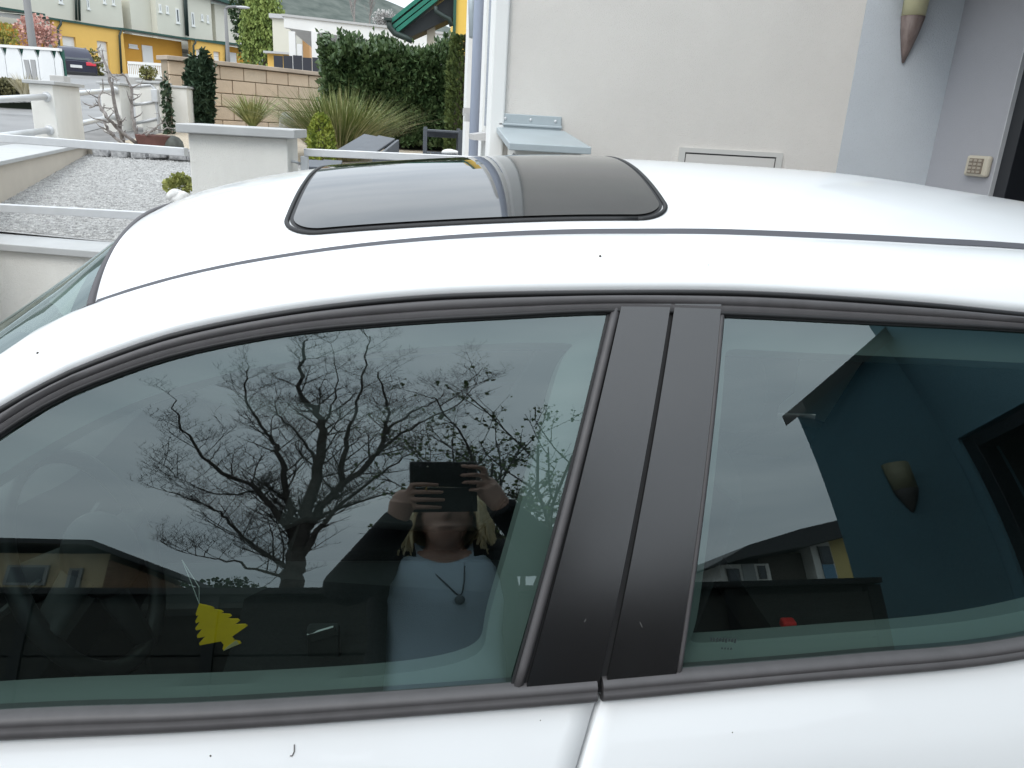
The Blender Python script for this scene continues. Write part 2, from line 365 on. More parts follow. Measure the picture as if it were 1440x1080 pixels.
A, B_ = at(428, 214, 4.32), at(690, 226, 4.12)
MB().obox((A+B_)/2, (B_-A)/2, Vector((0,.02,0)), Vector((0,0,.019))).build('top_rail', alu, gt, bevel=.003)
MB().box(A.x-.019, A.x+.019, A.y-.019, A.y+.019, .8, A.z-.020).build('hinge_post', alu, gt, bevel=.003)
MB().box(B_.x-.019, B_.x+.019, B_.y-.019, B_.y+.019, .8, B_.z-.020).build('latch_post', alu, gt, bevel=.003)
MB().obox((A+B_)/2-Vector((0,0,.55)), (B_-A)/2, Vector((0,.02,0)), Vector((0,0,.019))).build('bottom_rail', alu, gt, bevel=.003)
for dz in (.05, .42): MB().tube([A+Vector((-.10,0,-dz)), A+Vector((-.05,-.02,-dz)), A+Vector((-.02,0,-dz-.01))], .008, 6).build('hinge', alu, gt, smooth=True)
# ================================================================== THE WHITE CAR
RG, ZM, YM, TM, KX, X0 = 2.5, 1.155, .81, R(23.9), .03, -.01
YC = 1.57                                   # car centre line
_cy = YM + RG*math.cos(TM); _cz = ZM - RG*math.sin(TM)
def S(x, z):                                # near-side greenhouse surface, y as function of x, z
    return _cy - math.sqrt(RG**2 - (z-_cz)**2) + KX*(x-X0)**2
def SP(x, z, d=0.):
    e = 1e-3
    n = Vector(((S(x+e, z)-S(x-e, z))/(2*e), -1, (S(x, z+e)-S(x, z-e))/(2*e))).normalized()
    return Vector((x, S(x, z), z)) + n*d
def hitS(px, py):
    d = ray(px, py); t = .9
    for _ in range(60):
        p = CAM + d*t; t += (S(p.x, p.z)-p.y)/d.y*.8
    return p.x, p.z
def fn(pts):                                # smooth z(x) through points
    c = np.array(catmull(sorted(pts), 10)); return lambda x: float(np.interp(x, c[:,0], c[:,1]))
z_mb = fn([(-2.2,.86),(-.9,.888)] + [hitS(*p) for p in [(0,1037),(300,1023),(600,1002),(830,984),(1100,958),(1440,923)]] + [(1.1,1.012),(1.6,1.03),(2.3,1.03)])
z_gb = fn([(-2.2,.88),(-.88,.906)] + [hitS(*p) for p in [(0,1001),(300,990),(725,962),(960,942),(1200,922),(1440,897)]] + [(1.1,1.03),(1.6,1.05),(2.3,1.05)])
z_gt = fn([(-.98,.86),(-.86,.925),(-.72,1.02),(-.58,1.125)] + [hitS(*p) for p in [(0,613),(60,574),(130,541),(250,500),(400,470),(550,455),(700,446),(860,439),(1015,443),(1200,452),(1440,465)]] + [(1.0,1.33),(1.2,1.27)])
z_tt = fn([(-1.06,.86),(-.95,.925),(-.76,1.045),(-.6,1.155)] + [hitS(*p) for p in [(0,575),(60,541),(130,509),(250,468),(400,438),(550,420),(700,412),(940,409),(1100,413),(1300,427),(1440,441)]] + [(1.05,1.35),(1.35,1.32),(1.7,1.27),(2.1,1.18)])
def y_gr(x): return 1.09 - .12*max(0, .2-x)**2 + .05*max(0, x-.5)**2
def backproj(px, py, yf):
    d = ray(px, py); Y = yf(0)
    for _ in range(12):
        p = CAM + d*(Y/d.y); Y = yf(p.x)
    return p.x, p.z
z_gr = fn([backproj(px, py, y_gr) for px, py in [(125,435),(200,410),(300,385),(400,367),(500,353),(600,343),(700,336),(800,332),(900,331),(1000,331),(1100,334),(1200,338),(1300,343),(1440,351)]] + [(-.6,1.235),(1.3,1.413),(1.6,1.385),(1.9,1.34)])
z_cr = fn([(-.62,1.315)] + [backproj(px, py, lambda x: 1.62) for px, py in [(245,288),(300,264),(400,243),(500,232),(720,221),(850,222),(1000,230),(1175,243),(1300,262),(1440,285)]] + [(1.6,1.438),(1.95,1.385)])
XW = -.438                                  # windscreen corner station
_e1, _e2 = at(60, 470, 1.030), at(0, 515, 1.018)
_up = [(-1.04, .862, .93), (-.80, .942, 1.082), (_e2.x, 1.018, _e2.z), (_e1.x, 1.030, _e1.z)] + [(x, y_gr(x), z_gr(x)) for x in (XW, -.34, -.24, -.14)]
_yU = fn([(x, y) for x, y, z in _up]); _zU = fn([(x, z) for x, y, z in _up])
def yU(x): return y_gr(x) if x > -.24 else _yU(x)
def zU(x): return z_gr(x) if x > -.24 else _zU(x)
def U(x):                                   # upper edge of the cant rail
    return Vector((x, yU(x), zU(x)))
def mirror(p): return Vector((p[0], 2*YC-p[1], p[2]))
def roofz(x, y):
    yy = y if y <= YC else 2*YC-y
    yg = y_gr(x); t = min(1, max(0, (yy-yg)/(YC-yg)))
    return z_gr(x) + (z_cr(x)-z_gr(x))*(1-(1-t)**2.2)
paint = M('white_car_paint', (.75,.76,.765), rough=.3, coat=.6, spec=.4, var=.006, scale=2)
rubber = M('window_rubber', (.075,.071,.073), rough=.5, var=.08, scale=30, spec=.4)
seal = M('black_seal', (.012,.012,.013), rough=.6)
gloss_blk = M('pillar_foil', (.009,.0086,.009), rough=.22, var=.12, scale=14, spec=1.0, bump=.02, bscale=900)
groove_m = M('roof_strip_rubber', (.07,.07,.08), rough=.7)
trim_lt = M('light_inner_trim', (.42,.45,.43), rough=.8)
trim_dk = M('dark_inner_plastic', (.028,.029,.03), rough=.7, var=.1, scale=40)
fabric = M('seat_cloth', (.014,.015,.016), rough=.95, var=.25, scale=160, bump=.2, bscale=400)
chrome = M('satin_metal', (.6,.6,.6), rough=.25, metal=1)
sideglass = glass_mat('green_side_glass', (.58,.70,.665), r0=.12)
screenglass = glass_mat('windscreen_glass', (.52,.58,.54), r0=.09)
darkglass = M('sunroof_glass', (.02,.022,.024), rough=.03, spec=.8, coat=.25, var=.2, scale=3)

car = root('hatchback_car', (0, YC, 0), 'white hatchback car with black window pillars and glass sunroof, seen close from its side', 'car')
def lin(a, b, n): return [a+(b-a)*i/n for i in range(n+1)]
def both(make, name, mat, far=None, **k):   # near and far copy of a side part
    for side in (0, 1):
        mat = far if side and far else mat
        b = MB(); make(b)
        if side: b.v = [tuple(mirror(p)) for p in b.v]; b.f = [f[::-1] for f in b.f]
        b.build(name, mat, car, **k)

# roof panel
def head_x(y):
    t = 1-abs(y-YC)/(YC-y_gr(XW)); return XW - .06*(1-(1-max(0,t))**2)
rows = []
for i in range(71):
    u = i/70; row = []
    for j in range(49):
        v = j/48; vv = .5-.5*math.cos(math.pi*v)
        xg = lerp(XW, 1.86, u); ya = y_gr(xg)+.013; y = lerp(ya, 2*YC-ya, .5*vv+.5*v)
        x = lerp(head_x(y), 1.86+.06*(1-((y-YC)/.5)**2), u)
        y = lerp(y_gr(x)+.013, 2*YC-y_gr(x)-.013, .5*vv+.5*v)
        row.append((x, y, roofz(x, y)))
    rows.append(row)
roof = MB().grid(rows).build('roof', paint, car, smooth=True)
rows2 = [[(x, y, z-.035) for x, y, z in r] for r in rows]
MB().grid(rows2).build('headliner', trim_lt, car, smooth=True)
# cant rail and a-pillar
RX = lin(-1.04, XW, 16)[:-1] + lin(XW, 1.9, 60)
def rail(b):
    g = []
    for x in RX:
        lo = SP(x, z_tt(x), .004); hi = U(x) + Vector((0, -.002, 0)); row = []
        n = Vector((0, -(hi.z-lo.z), hi.y-lo.y)); n = n.normalized() if n.length > 1e-5 else Vector((0,-.5,.8))
        w = (hi-lo).length
        for k in range(13):
            t = k/12; p = lo.lerp(hi, t) + n*(.155*w*(4*t*(1-t)))
            row.append(p)
        edge = Vector((0, .006, -.010))
        row.append(hi + edge); row.insert(0, lo + Vector((0, .012, 0)))
        g.append(row)
    b.grid(g)
both(rail, 'roof_rail', paint, smooth=True)
def strip(b):
    g = []
    for x in lin(XW+.004, 1.86, 60):
        p = U(x); g.append([p+Vector((0,-.002,.0012)), p+Vector((0,.003,.0034)), p+Vector((0,.010,.0062)), p+Vector((0,.016,.0078))])
    b.grid(g)
both(strip, 'roof_strip', groove_m, smooth=True)
for xj in (-.09, .045):                     # joints in the near roof strip
    p = U(xj); MB().obox(p+Vector((0,.006,0)), (.0015,0,0), (0,.007,0), (0,0,.003)).build('strip_joint', seal, car)
# window frame rubber above the glass
def frame(b):
    g = []
    prof = [(-.10,-.004),(-.03,.001),(.02,.005),(.10,.007),(.28,.008),(.36,.0055),(.42,.0085),(.60,.010),(.70,.0085),(.76,.0035),(.84,.003),(.90,.007),(1.0,.006),(1.03,.000)]
    for x in lin(-.955, 1.165, 90):
        zg, zt = z_gt(x), z_tt(x); g.append([SP(x, lerp(zg, zt, t), d) for t, d in prof])
    b.grid(g)
both(frame, 'window_frame', rubber, smooth=True, auto=50)
def frame_line(b):
    b.tube([SP(x, z_gt(x)+.001, .004) for x in lin(-.95, 1.165, 80)], .0032, 6)
    b.tube([SP(x, z_tt(x)-.003, .0045) for x in lin(-.95, 1.17, 80)], .0035, 6)
both(frame_line, 'frame_seal', seal, smooth=True)

# side glass
def line_px(a, b_):
    A, B_ = hitS(*a), hitS(*b_); return A, B_
fR = line_px((860,436), (716,966)); rL = line_px((1014,440), (957,948))
def pane_pts(xlb, xlt, xrb, xrt, nu=64, nv=26, inset=0.):
    g = []
    for i in range(nu+1):
        s_ = i/nu; xb = lerp(xlb, xrb, s_); xt = lerp(xlt, xrt, s_); zb = z_gb(xb)-.012; zt = max(z_gt(xt)+.006, zb+.001)
        g.append([SP(lerp(xb, xt, j/nv), lerp(zb, zt, j/nv), -.002) for j in range(nv+1)])
    return g
both(lambda b: b.grid(pane_pts(-.87, -.87, fR[1][0]+.004, fR[0][0]+.004)), 'front_window', sideglass, smooth=True)
both(lambda b: b.grid(pane_pts(rL[1][0]-.004, rL[0][0]-.004, 1.22, 1.17)), 'rear_window', sideglass, smooth=True)
# belt mouldings, split at the door gap
xgap = hitS(841, 975)[0]
def moulding(x0, x1):
    def f(b):
        g = []
        prof = [(-.15,-.012),(-.02,.002),(.08,.010),(.3,.0135),(.42,.0125),(.5,.0115),(.62,.0135),(.85,.013),(1.0,.008),(1.05,-.002)]
        xs = lin(x0, x1, 50)
        for i, x in enumerate(xs):
            r_ = [SP(x, lerp(z_gb(x), z_mb(x), t), d) for t, d in prof]
            g.append(r_)
        g = [[p+Vector((0,.012,0)) for p in g[0]]] + g + [[p+Vector((0,.012,0)) for p in g[-1]]]
        b.grid(g)
    return f
both(moulding(-.93, xgap-.0035), 'belt_moulding', rubber, smooth=True, auto=60)
both(moulding(xgap+.0035, 1.17), 'belt_moulding', rubber, smooth=True, auto=60)
# b-pillar: backing, two foil panels, seals
def patch(pts, d, n=14):                    # quad of picture corners: top-left, top-right, bottom-right, bottom-left
    q = [hitS(*p) if isinstance(p, tuple) and p[1] > 5 else p for p in pts]
    def f(b):
        g = []
        for i in range(n+1):
            t = i/n; a = (lerp(q[0][0], q[3][0], t), lerp(q[0][1], q[3][1], t)); c = (lerp(q[1][0], q[2][0], t), lerp(q[1][1], q[2][1], t))
            row = [SP(lerp(a[0], c[0], k/4), lerp(a[1], c[1], k/4), d) for k in range(5)]
            row = [SP(a[0], a[1], d-.005)] + row + [SP(c[0], c[1], d-.005)]
            g.append(row)
        b.grid(g)
    return f
both(patch([(856,432),(1018,432),(955,962),(712,985)], .0005), 'pillar_core', seal)
both(patch([(872,431),(940.5,429.5),(838.5,968),(736,975)], .0075), 'door_pillar_panel', gloss_blk, smooth=True, auto=40)
both(patch([(946.5,429.5),(1011,430),(946,958),(848.5,967)], .0075), 'door_pillar_panel', gloss_blk, smooth=True, auto=40)
def pillar_seal(a, b_, r_):
    A, B_ = hitS(*a), hitS(*b_)
    return lambda b: b.tube([SP(lerp(A[0],B_[0],t), lerp(A[1],B_[1],t), .002) for t in lin(0,1,16)], r_, 6)
both(pillar_seal((865,435), (727,968), .0058), 'pillar_seal', rubber, smooth=True)
both(pillar_seal((1014,436), (951,955), .0042), 'pillar_seal', rubber, smooth=True)

# lower body -----------------------------------------------------------------
_pd = np.array([[0,0],[.01,-.004],[.03,-.017],[.08,-.045],[.16,-.075],[.3,-.096],[.45,-.092],[.65,-.06],[.75,-.02]])
def YB(x, z):
    zm = z_mb(x); dz = max(0, zm-z)
    y = S(max(-1.2, min(1.6, x)), zm) + float(np.interp(dz, _pd[:,0], _pd[:,1]))
    if x < -1.35: y += .42*((-1.35-x)/.75)**2.4
    if x > 1.55: y += .22*((x-1.55)/.55)**2.2
    return y
ga = hitS(841, 988); 
def gap_x(z):                               # gap between the doors
    dz = ga[1]-z; return ga[0] - .42*dz + .30*dz*dz
AX = (-1.28, 1.30)                          # axles
def arch(x, z): return any((x-a)**2 + (z-.31)**2 < .345**2 for a in AX)
def panel(xa, xb, z0, nx, nz, rollL=True, rollR=True):
    def f(b):
        cols = []
        for i in range(nx+1):
            s_ = i/nx; col = []
            for j in range(nz+1):
                t = (j/nz)**1.6
                xm = lerp(xa(.6), xb(.6), s_); zt = z_mb(xm)+.006; z = lerp(zt, z0, t)
                x = lerp(xa(z), xb(z), s_); col.append(Vector((x, YB(x, z), z)))
            cols.append(col)
        if rollL: cols = [[p+Vector((-.002,.018,0)) for p in cols[0]], [p+Vector((-.0012,.003,0)) for p in cols[0]]] + cols
        if rollR: cols = cols + [[p+Vector((.0012,.003,0)) for p in cols[-1]], [p+Vector((.002,.018,0)) for p in cols[-1]]]
        k = len(b.v); h = len(cols[0]); b.v += [tuple(p) for c in cols for p in c]
        for i in range(len(cols)-1):
            for j in range(h-1):
                c = (cols[i][j]+cols[i+1][j+1])/2
                if not arch(c.x, c.z): b.f.append((k+i*h+j, k+i*h+j+1, k+(i+1)*h+j+1, k+(i+1)*h+j))
    return f
both(panel(lambda z: -.93, lambda z: gap_x(z)-.004, .30, 40, 24), 'front_door', paint, smooth=True)
both(panel(lambda z: gap_x(z)+.004, lambda z: 1.12, .30, 36, 24), 'rear_door', paint, smooth=True)
both(panel(lambda z: gap_x(z)-.02, lambda z: gap_x(z)+.02, .30, 2, 16, False, False), 'door_gap_backing', M('gap_grey', (.42,.42,.42), .7), smooth=True)
car_gap = [o for o in car.children if o.name.startswith('door_gap_backing')]
for o in car_gap: o.location.y += .016 if o.name == 'door_gap_backing' else -.016
both(panel(lambda z: -2.06, lambda z: -.936, .2, 60, 30, False, False), 'front_wing', paint, smooth=True)
both(panel(lambda z: 1.126, lambda z: 2.1, .2, 50, 30, False, False), 'rear_wing', paint, smooth=True)
def sill(b): b.grid([[(x, YB(x, .3)+.004, .302), (x, YB(x,.3)+.012, .25), (x, YB(x,.3)+.05, .19), (x, YC, .19)] for x in lin(-.94, 1.13, 20)])
both(sill, 'sill', M('sill_plastic', (.03,.03,.03), .6), smooth=True)
# bonnet, nose, tail
g = []
for x in lin(-2.06, -.99, 24):
    zm = z_mb(x); row = []
    drop = max(0, (-1.75-x))*.5
    for j in range(25):
        v = j/24; y = lerp(YB(x, zm), 2*YC-YB(x, zm), v); row.append((x, y, zm+.004+.05*(1-(2*v-1)**2)-drop*(1-(2*v-1)**4)))
    g.append(row)
MB().grid(g).build('bonnet', paint, car, smooth=True)
def endcap(x, inset):
    rows = []
    for z in lin(z_mb(x)+.004, .2, 12):
        rows.append([(x+inset*(1-(2*v-1)**2)*(1 if x > 0 else -1), lerp(YB(x, z), 2*YC-YB(x, z), v), z) for v in lin(0, 1, 20)])
    return MB().grid(rows)
endcap(-2.06, .10).build('front_bumper', paint, car, smooth=True)
endcap(2.1, .06).build('rear_bumper', paint, car, smooth=True)
# c-pillar, rear screen and tailgate
def cpillar(b):
    b.grid([[SP(x, lerp(z_mb(x), z_tt(x)+.004, t), .003) for t in lin(0, 1, 10)] for x in lin(1.16, 1.98, 20)])
both(cpillar, 'rear_pillar', paint, smooth=True)
g = []
for t in lin(0, 1, 12):
    x = lerp(1.87, 2.08, t)
    row = []
    for v in lin(0, 1, 24):
        ya = lerp(y_gr(1.87), YB(2.08, 1.03)+.02, t); y = lerp(ya, 2*YC-ya, v)
        row.append((x+.05*(1-(2*v-1)**2), y, lerp(roofz(1.87, y)+.0, 1.03, t**1.15)))
    g.append(row)
MB().grid(g).build('rear_screen', screenglass, car, smooth=True)
# windscreen
g = []
def wtop(v):
    y = lerp(y_gr(XW)-.002, 2*YC-y_gr(XW)+.002, v); x = head_x(y); return Vector((x-.003, y, roofz(max(x, -.6), y)-.002))
def wbot(v):
    e = U(-1.04); y = lerp(e.y, 2*YC-e.y, v); return Vector((-1.04-.04*(1-(2*v-1)**2), y, .93+.02*(1-(2*v-1)**2)))
def wpt(v, t):
    p = wtop(v).lerp(wbot(v), t); q = U(lerp(XW, -1.04, t)); s_ = math.sin(math.pi*t)
    cr_ = wtop(v).z-wtop(0).z; p.z += cr_*((1-t)**3-(1-t))
    k_ = (abs(2*v-1))**3; p = p.lerp(Vector((q.x, q.y if v < .5 else 2*YC-q.y, q.z)), k_); p.z += .022*s_*(1-k_); return p
for t in lin(0, 1, 24): g.append([wpt(v, t) for v in lin(0, 1, 40)])
MB().grid(g).build('windscreen', screenglass, car, smooth=True)
b = MB()
b.tube([wpt(v, 0)+Vector((.001,0,.002)) for v in lin(0, 1, 40)], .0055, 6); b.tube([wpt(0, t)+Vector((0,-.001,.0)) for t in lin(0, 1, 24)], .0065, 6); b.tube([wpt(1, t) for t in lin(0, 1, 24)], .0065, 6)
b.build('windscreen_seal', M('screen_seal', (.05,.045,.05), .5), car, smooth=True)
b = MB(); g1 = [[wpt(v, t)+Vector((0,0,-.002)) for v in lin(0, .022, 3)] for t in lin(0, 1, 24)]; b.grid(g1)
b.grid([[wpt(1-v, t)+Vector((0,0,-.002)) for v in lin(0, .022, 3)] for t in lin(0, 1, 24)]); b.grid([[wpt(v, t)+Vector((0,0,-.002)) for v in lin(0, 1, 40)] for t in (0, .02, .045)])
b.build('screen_print_band', seal, car, smooth=True)
MB().grid([[wpt(v, 1)+Vector((.0,0,-.01)), wpt(v, 1)+Vector((-.06,0,-.012)), wpt(v, 1)+Vector((-.12,0,.0))] for v in lin(0, 1, 30)]).build('scuttle', trim_dk, car)
# sunroof -----------------------------------------------------------------
def roofhit(px, py):
    d = ray(px, py); t = 1.2
    for _ in range(80):
        p = CAM + d*t; t += (roofz(p.x, p.y)-p.z)/d.z*.35
    return p
SA, SB = roofhit(404, 309), roofhit(937, 292); SN = roofhit(640, 317)
sx0, sx1, sy0 = SA.x, SB.x, roofhit(600, 318).y
sy1 = 2*YC-sy0; CR = .055
def rrect(x0, x1, y0, y1, r, n=10):
    o = []
    for cx, cy, a0 in ((x1-r, y0+r, -90), (x1-r, y1-r, 0), (x0+r, y1-r, 90), (x0+r, y0+r, 180)):
        for k in range(n+1):
            a = R(a0+90*k/n); o.append((cx+r*math.cos(a), cy+r*math.sin(a)))
        # straight runs are filled by resampling
    out = []
    for i in range(len(o)):
        p, q = o[i], o[(i+1) % len(o)]; d = math.dist(p, q); k = max(1, int(d/.03))
        for j in range(k): out.append((lerp(p[0], q[0], j/k), lerp(p[1], q[1], j/k)))
    return out
def loopgrid(outer, zoff, inner_scale=0., n=14):
    cx, cy = (sx0+sx1)/2, (sy0+sy1)/2; rows = []
    for i in range(n+1):
        s_ = lerp(1, inner_scale, i/n); rows.append([(cx+(x-cx)*s_, cy+(y-cy)*s_) for x, y in outer])
    return [[(x, y, roofz(x, y)+zoff) for x, y in r] for r in rows]
lo_ = rrect(sx0+.010, sx1-.010, sy0+.008, sy1-.008, CR-.008)
MB().grid(loopgrid(lo_, .0045, .0), True).build('sunroof', darkglass, car, smooth=True)
b = MB(); lo1 = rrect(sx0, sx1, sy0, sy1, CR); k = len(lo1)
ring = [[(x, y, roofz(x, y)+.0005) for x, y in rrect(sx0-.002, sx1+.002, sy0-.002, sy1+.002, CR)]]
b.tube([(x, y, roofz(x, y)+.001) for x, y in lo1]+[(lo1[0][0], lo1[0][1], roofz(*lo1[0])+.001)], .0038, 6)
b.build('sunroof_seal', seal, car, smooth=True)
MB().grid(loopgrid(rrect(sx0+.004, sx1-.004, sy0+.004, sy1-.004, CR), .0015, .9, 2), True).build('sunroof_frame', seal, car, smooth=True)
# inner door frames behind the side glass
def inner_frame(xlb, xlt, xrb, xrt, w, bands):
    n = 40; loop = []
    for i in range(n): x = lerp(xlb, xrb, i/n); loop.append((x, z_gb(x)-.012))
    for i in range(n): t = i/n; loop.append((lerp(xrb, xrt, t), lerp(z_gb(xrb)-.012, z_gt(xrt), t)))
    for i in range(n): x = lerp(xrt, xlt, i/n); loop.append((x, z_gt(x)+.004))
    if xlb != xlt or True:
        for i in range(n): t = i/n; loop.append((lerp(xlt, xlb, t), lerp(z_gt(xlt)+.004, z_gb(xlb)-.012, t)))
    P = np.array(loop); m_ = len(P)
    c = P.mean(0)
    T = np.roll(P, -3, 0)-np.roll(P, 3, 0); nn = np.stack([-T[:,1], T[:,0]], 1); nn /= np.maximum(np.linalg.norm(nn, axis=1, keepdims=True), 1e-6)
    Wd = np.ones(m_)
    for k_ in range(4): Wd[k_*n:(k_+1)*n] = bands[k_]
    for _ in range(6): Wd = (np.roll(Wd,1)+Wd+np.roll(Wd,-1))/3
    I = P + nn*(Wd*w)[:,None]
    for _ in range(12): I = (np.roll(I,1,0)+2*I+np.roll(I,-1,0))/4
    def f(b):
        rows_ = [[SP(x, z, -.026) for x, z in P], [SP(x, z, -.034) for x, z in (P+I)/2], [SP(x, z, -.044) for x, z in I], [SP(x, z, -.085) for x, z in I]]
        b.grid(rows_, True)
    return f
both(inner_frame(-.85, -.85, fR[1][0]+.002, fR[0][0]+.002, .038, (.42, 1.15, .62, .1)), 'inner_door_frame', M('grey_door_trim', (.13,.145,.14), .8), far=trim_dk, smooth=True, auto=40)
both(inner_frame(rL[1][0]-.002, rL[0][0]-.002, 1.2, 1.16, .034, (.75, .8, 1., .9)), 'inner_door_frame', M('grey_door_trim', (.13,.145,.14), .8), far=trim_dk, smooth=True, auto=40)
# door cards, floor, dashboard, seats
def card(b):
    b.grid([[SP(x, z_gb(x)-.02, -.045), SP(x, z_gb(x)-.03, -.10), Vector((x, S(x, .95)+.11, .8)), Vector((x, S(x,.95)+.02, .72)), Vector((x, S(x, .95)+.03, .35))] for x in lin(-.95, 1.2, 20)])
both(card, 'door_card', trim_dk, smooth=True, auto=35)
MB().box(-1.0, 1.9, .74, 2*YC-.74, .27, .31).build('cabin_floor', trim_dk, car)
MB().box(-.6, .5, YC-.1, YC+.1, .31, .55).build('centre_console', trim_dk, car, bevel=.02)
g = []
for x, z in [(-1.22,.90),(-1.1,.93),(-.85,.94),(-.72,.93),(-.66,.88),(-.68,.75),(-.62,.66),(-.7,.45)]:
    row = []
    for y in lin(.86, 2*YC-.86, 24):
        bump = .05*math.exp(-((y-1.17)/.17)**2) if x > -.95 and z > .85 else 0
        row.append((x, y, z+bump))
    g.append(row)
MB().grid(g).build('dashboard', trim_dk, car, smooth=True, auto=50)
def seat(y, nm):
    b = MB()
    g = []
    for x, z, w in [(-.34,.50,.20),(-.36,.56,.24),(-.28,.60,.25),(0,.575,.25),(.14,.57,.24),(.22,.62,.22)]:
        g.append([(x, y+w*s_, z+.035*abs(s_)**3) for s_ in lin(-1, 1, 12)])
    b.grid(g)
    g = []
    for x, z, w, th in [(.13,.55,.21,.0),(.22,.68,.235,0),(.31,.86,.245,0),(.385,1.0,.235,0),(.43,1.07,.20,0),(.47,1.09,.17,0),(.51,1.06,.18,0),(.45,.85,.22,0),(.36,.6,.2,0),(.3,.45,.2,0)]:
        g.append([(x-.03*abs(s_)**2*(1 if z > .5 else 0), y+w*s_, z-.02*s_**4) for s_ in lin(-1, 1, 12)])
    b.grid(g)
    b.box(-.32, .25, y-.2, y+.2, .31, .52)
    o = b.build(nm, fabric, car, smooth=True, auto=50, solid=.01)
    h = MB(); h.ellip((.505, y, 1.18), (.05,.13,.085), 16, 10)
    h.tube([(.47,y-.05,1.05),(.50,y-.05,1.15)], .006, 6); h.tube([(.47,y+.05,1.05),(.50,y+.05,1.15)], .006, 6)
    h.build('headrest', fabric, o, smooth=True)
seat(1.19, 'driver_seat'); seat(2*YC-1.19, 'passenger_seat')
b = MB(); g = []
for x, z in [(.78,.45),(.76,.57),(.85,.6),(1.2,.57),(1.28,.62),(1.40,.9),(1.46,1.08),(1.52,1.1),(1.58,.7)]:
    g.append([(x, y, z) for y in lin(.9, 2*YC-.9, 14)])
b.grid(g).build('rear_bench', fabric, car, smooth=True, auto=50, solid=.01)
# steering wheel
c0 = Vector((-.53, 1.15, .865)); upv = Vector((-math.sin(R(24)), 0, math.cos(R(24)))); rr = .18
b = MB(); b.tube([c0+upv*(rr*math.cos(a))+Vector((0, rr*math.sin(a), 0)) for a in lin(0, 2*math.pi, 40)], .0145, 10)
sw = b.build('steering_wheel', M('wheel_leather', (.022,.022,.023), .45), car, smooth=True)
b = MB(); nrm = Vector((math.cos(R(24)), 0, math.sin(R(24))))
b.ellip(c0+nrm*.02, (.05,.075,.07), 16, 10, Matrix.Rotation(R(-24), 3, 'Y'))
for a in (R(95), R(-95), R(180)):
    e = c0+upv*(rr*math.cos(a))+Vector((0, rr*math.sin(a), 0)); b.tube([c0, e], [.022,.014], 8, sx=1.6)
b.tube([c0, c0-nrm*.25], .035, 10)
b.build('wheel_hub', trim_dk, sw, smooth=True)
b = MB(); st = c0-nrm*.07
b.tube([st, st+Vector((.0,.20,.02))], .007, 6); b.tube([st, st+Vector((0,-.17,.03))], .007, 6)
b.build('stalk', trim_dk, car)
# a-pillar trims, mirror, belts
def atrim(b): b.tube([wpt(0.03, t)+Vector((.05,.02,-.035)) for t in lin(.0, 1, 16)], .03, 8)
both(atrim, 'a_pillar_trim', M('mid_grey_pillar', (.4,.42,.4), .8), smooth=True)
def bpil(b): b.grid([[SP(lerp(hitS(943,440)[0], hitS(842,960)[0], t)+dx, lerp(1.36, .95, t), -.075) for dx in (-.05, .05)] for t in lin(0, 1, 8)])
both(bpil, 'b_pillar_trim', trim_lt)
MB().ellip((-.50, YC, 1.245), (.012,.10,.03), 16, 8).build('rear_view_mirror', trim_dk, car, smooth=True)
def belt(b):
    a = SP(hitS(930,470)[0]+.01, 1.28, -.09); e = SP(hitS(860,900)[0]-.06, .95, -.12); g = []
    for t in lin(0, 1, 8): p = a.lerp(e, t); g.append([p+Vector((-.022,-.004,0)), p+Vector((.022,.004,0))])
    b.grid(g)
both(belt, 'seat_belt', M('belt_web', (.05,.05,.05), .8))
q = at(1108, 877, 1.13)
MB().box(q.x-.013, q.x+.013, q.y-.010, q.y+.010, q.z-.008, q.z+.008).build('belt_buckle', M('red_button', (.55,.03,.03), .4), car, bevel=.004, label='red seat belt buckle')
q = at(455, 893, 1.25)
MB().box(q.x-.03, q.x+.03, q.y-.012, q.y+.012, q.z-.05, q.z+.02).build('belt_buckle', trim_dk, car, bevel=.006)
MB().obox(q+Vector((.0,-.013,.012)), (.024,0,.008), (0,.003,0), (-.004,0,.008)).build('belt_buckle_plate', chrome, car)
# far door: armrest and window winder ledge
b = MB(); g = []
for x in lin(-.75, .1, 18):
    zz = .74+.10*math.exp(-((x+.8)/.25)**2); g.append([(x, 2.10, zz), (x, 2.16, zz+.012), (x, 2.2, zz+.01)])
MB().grid(g).build('armrest', trim_dk, car, smooth=True)
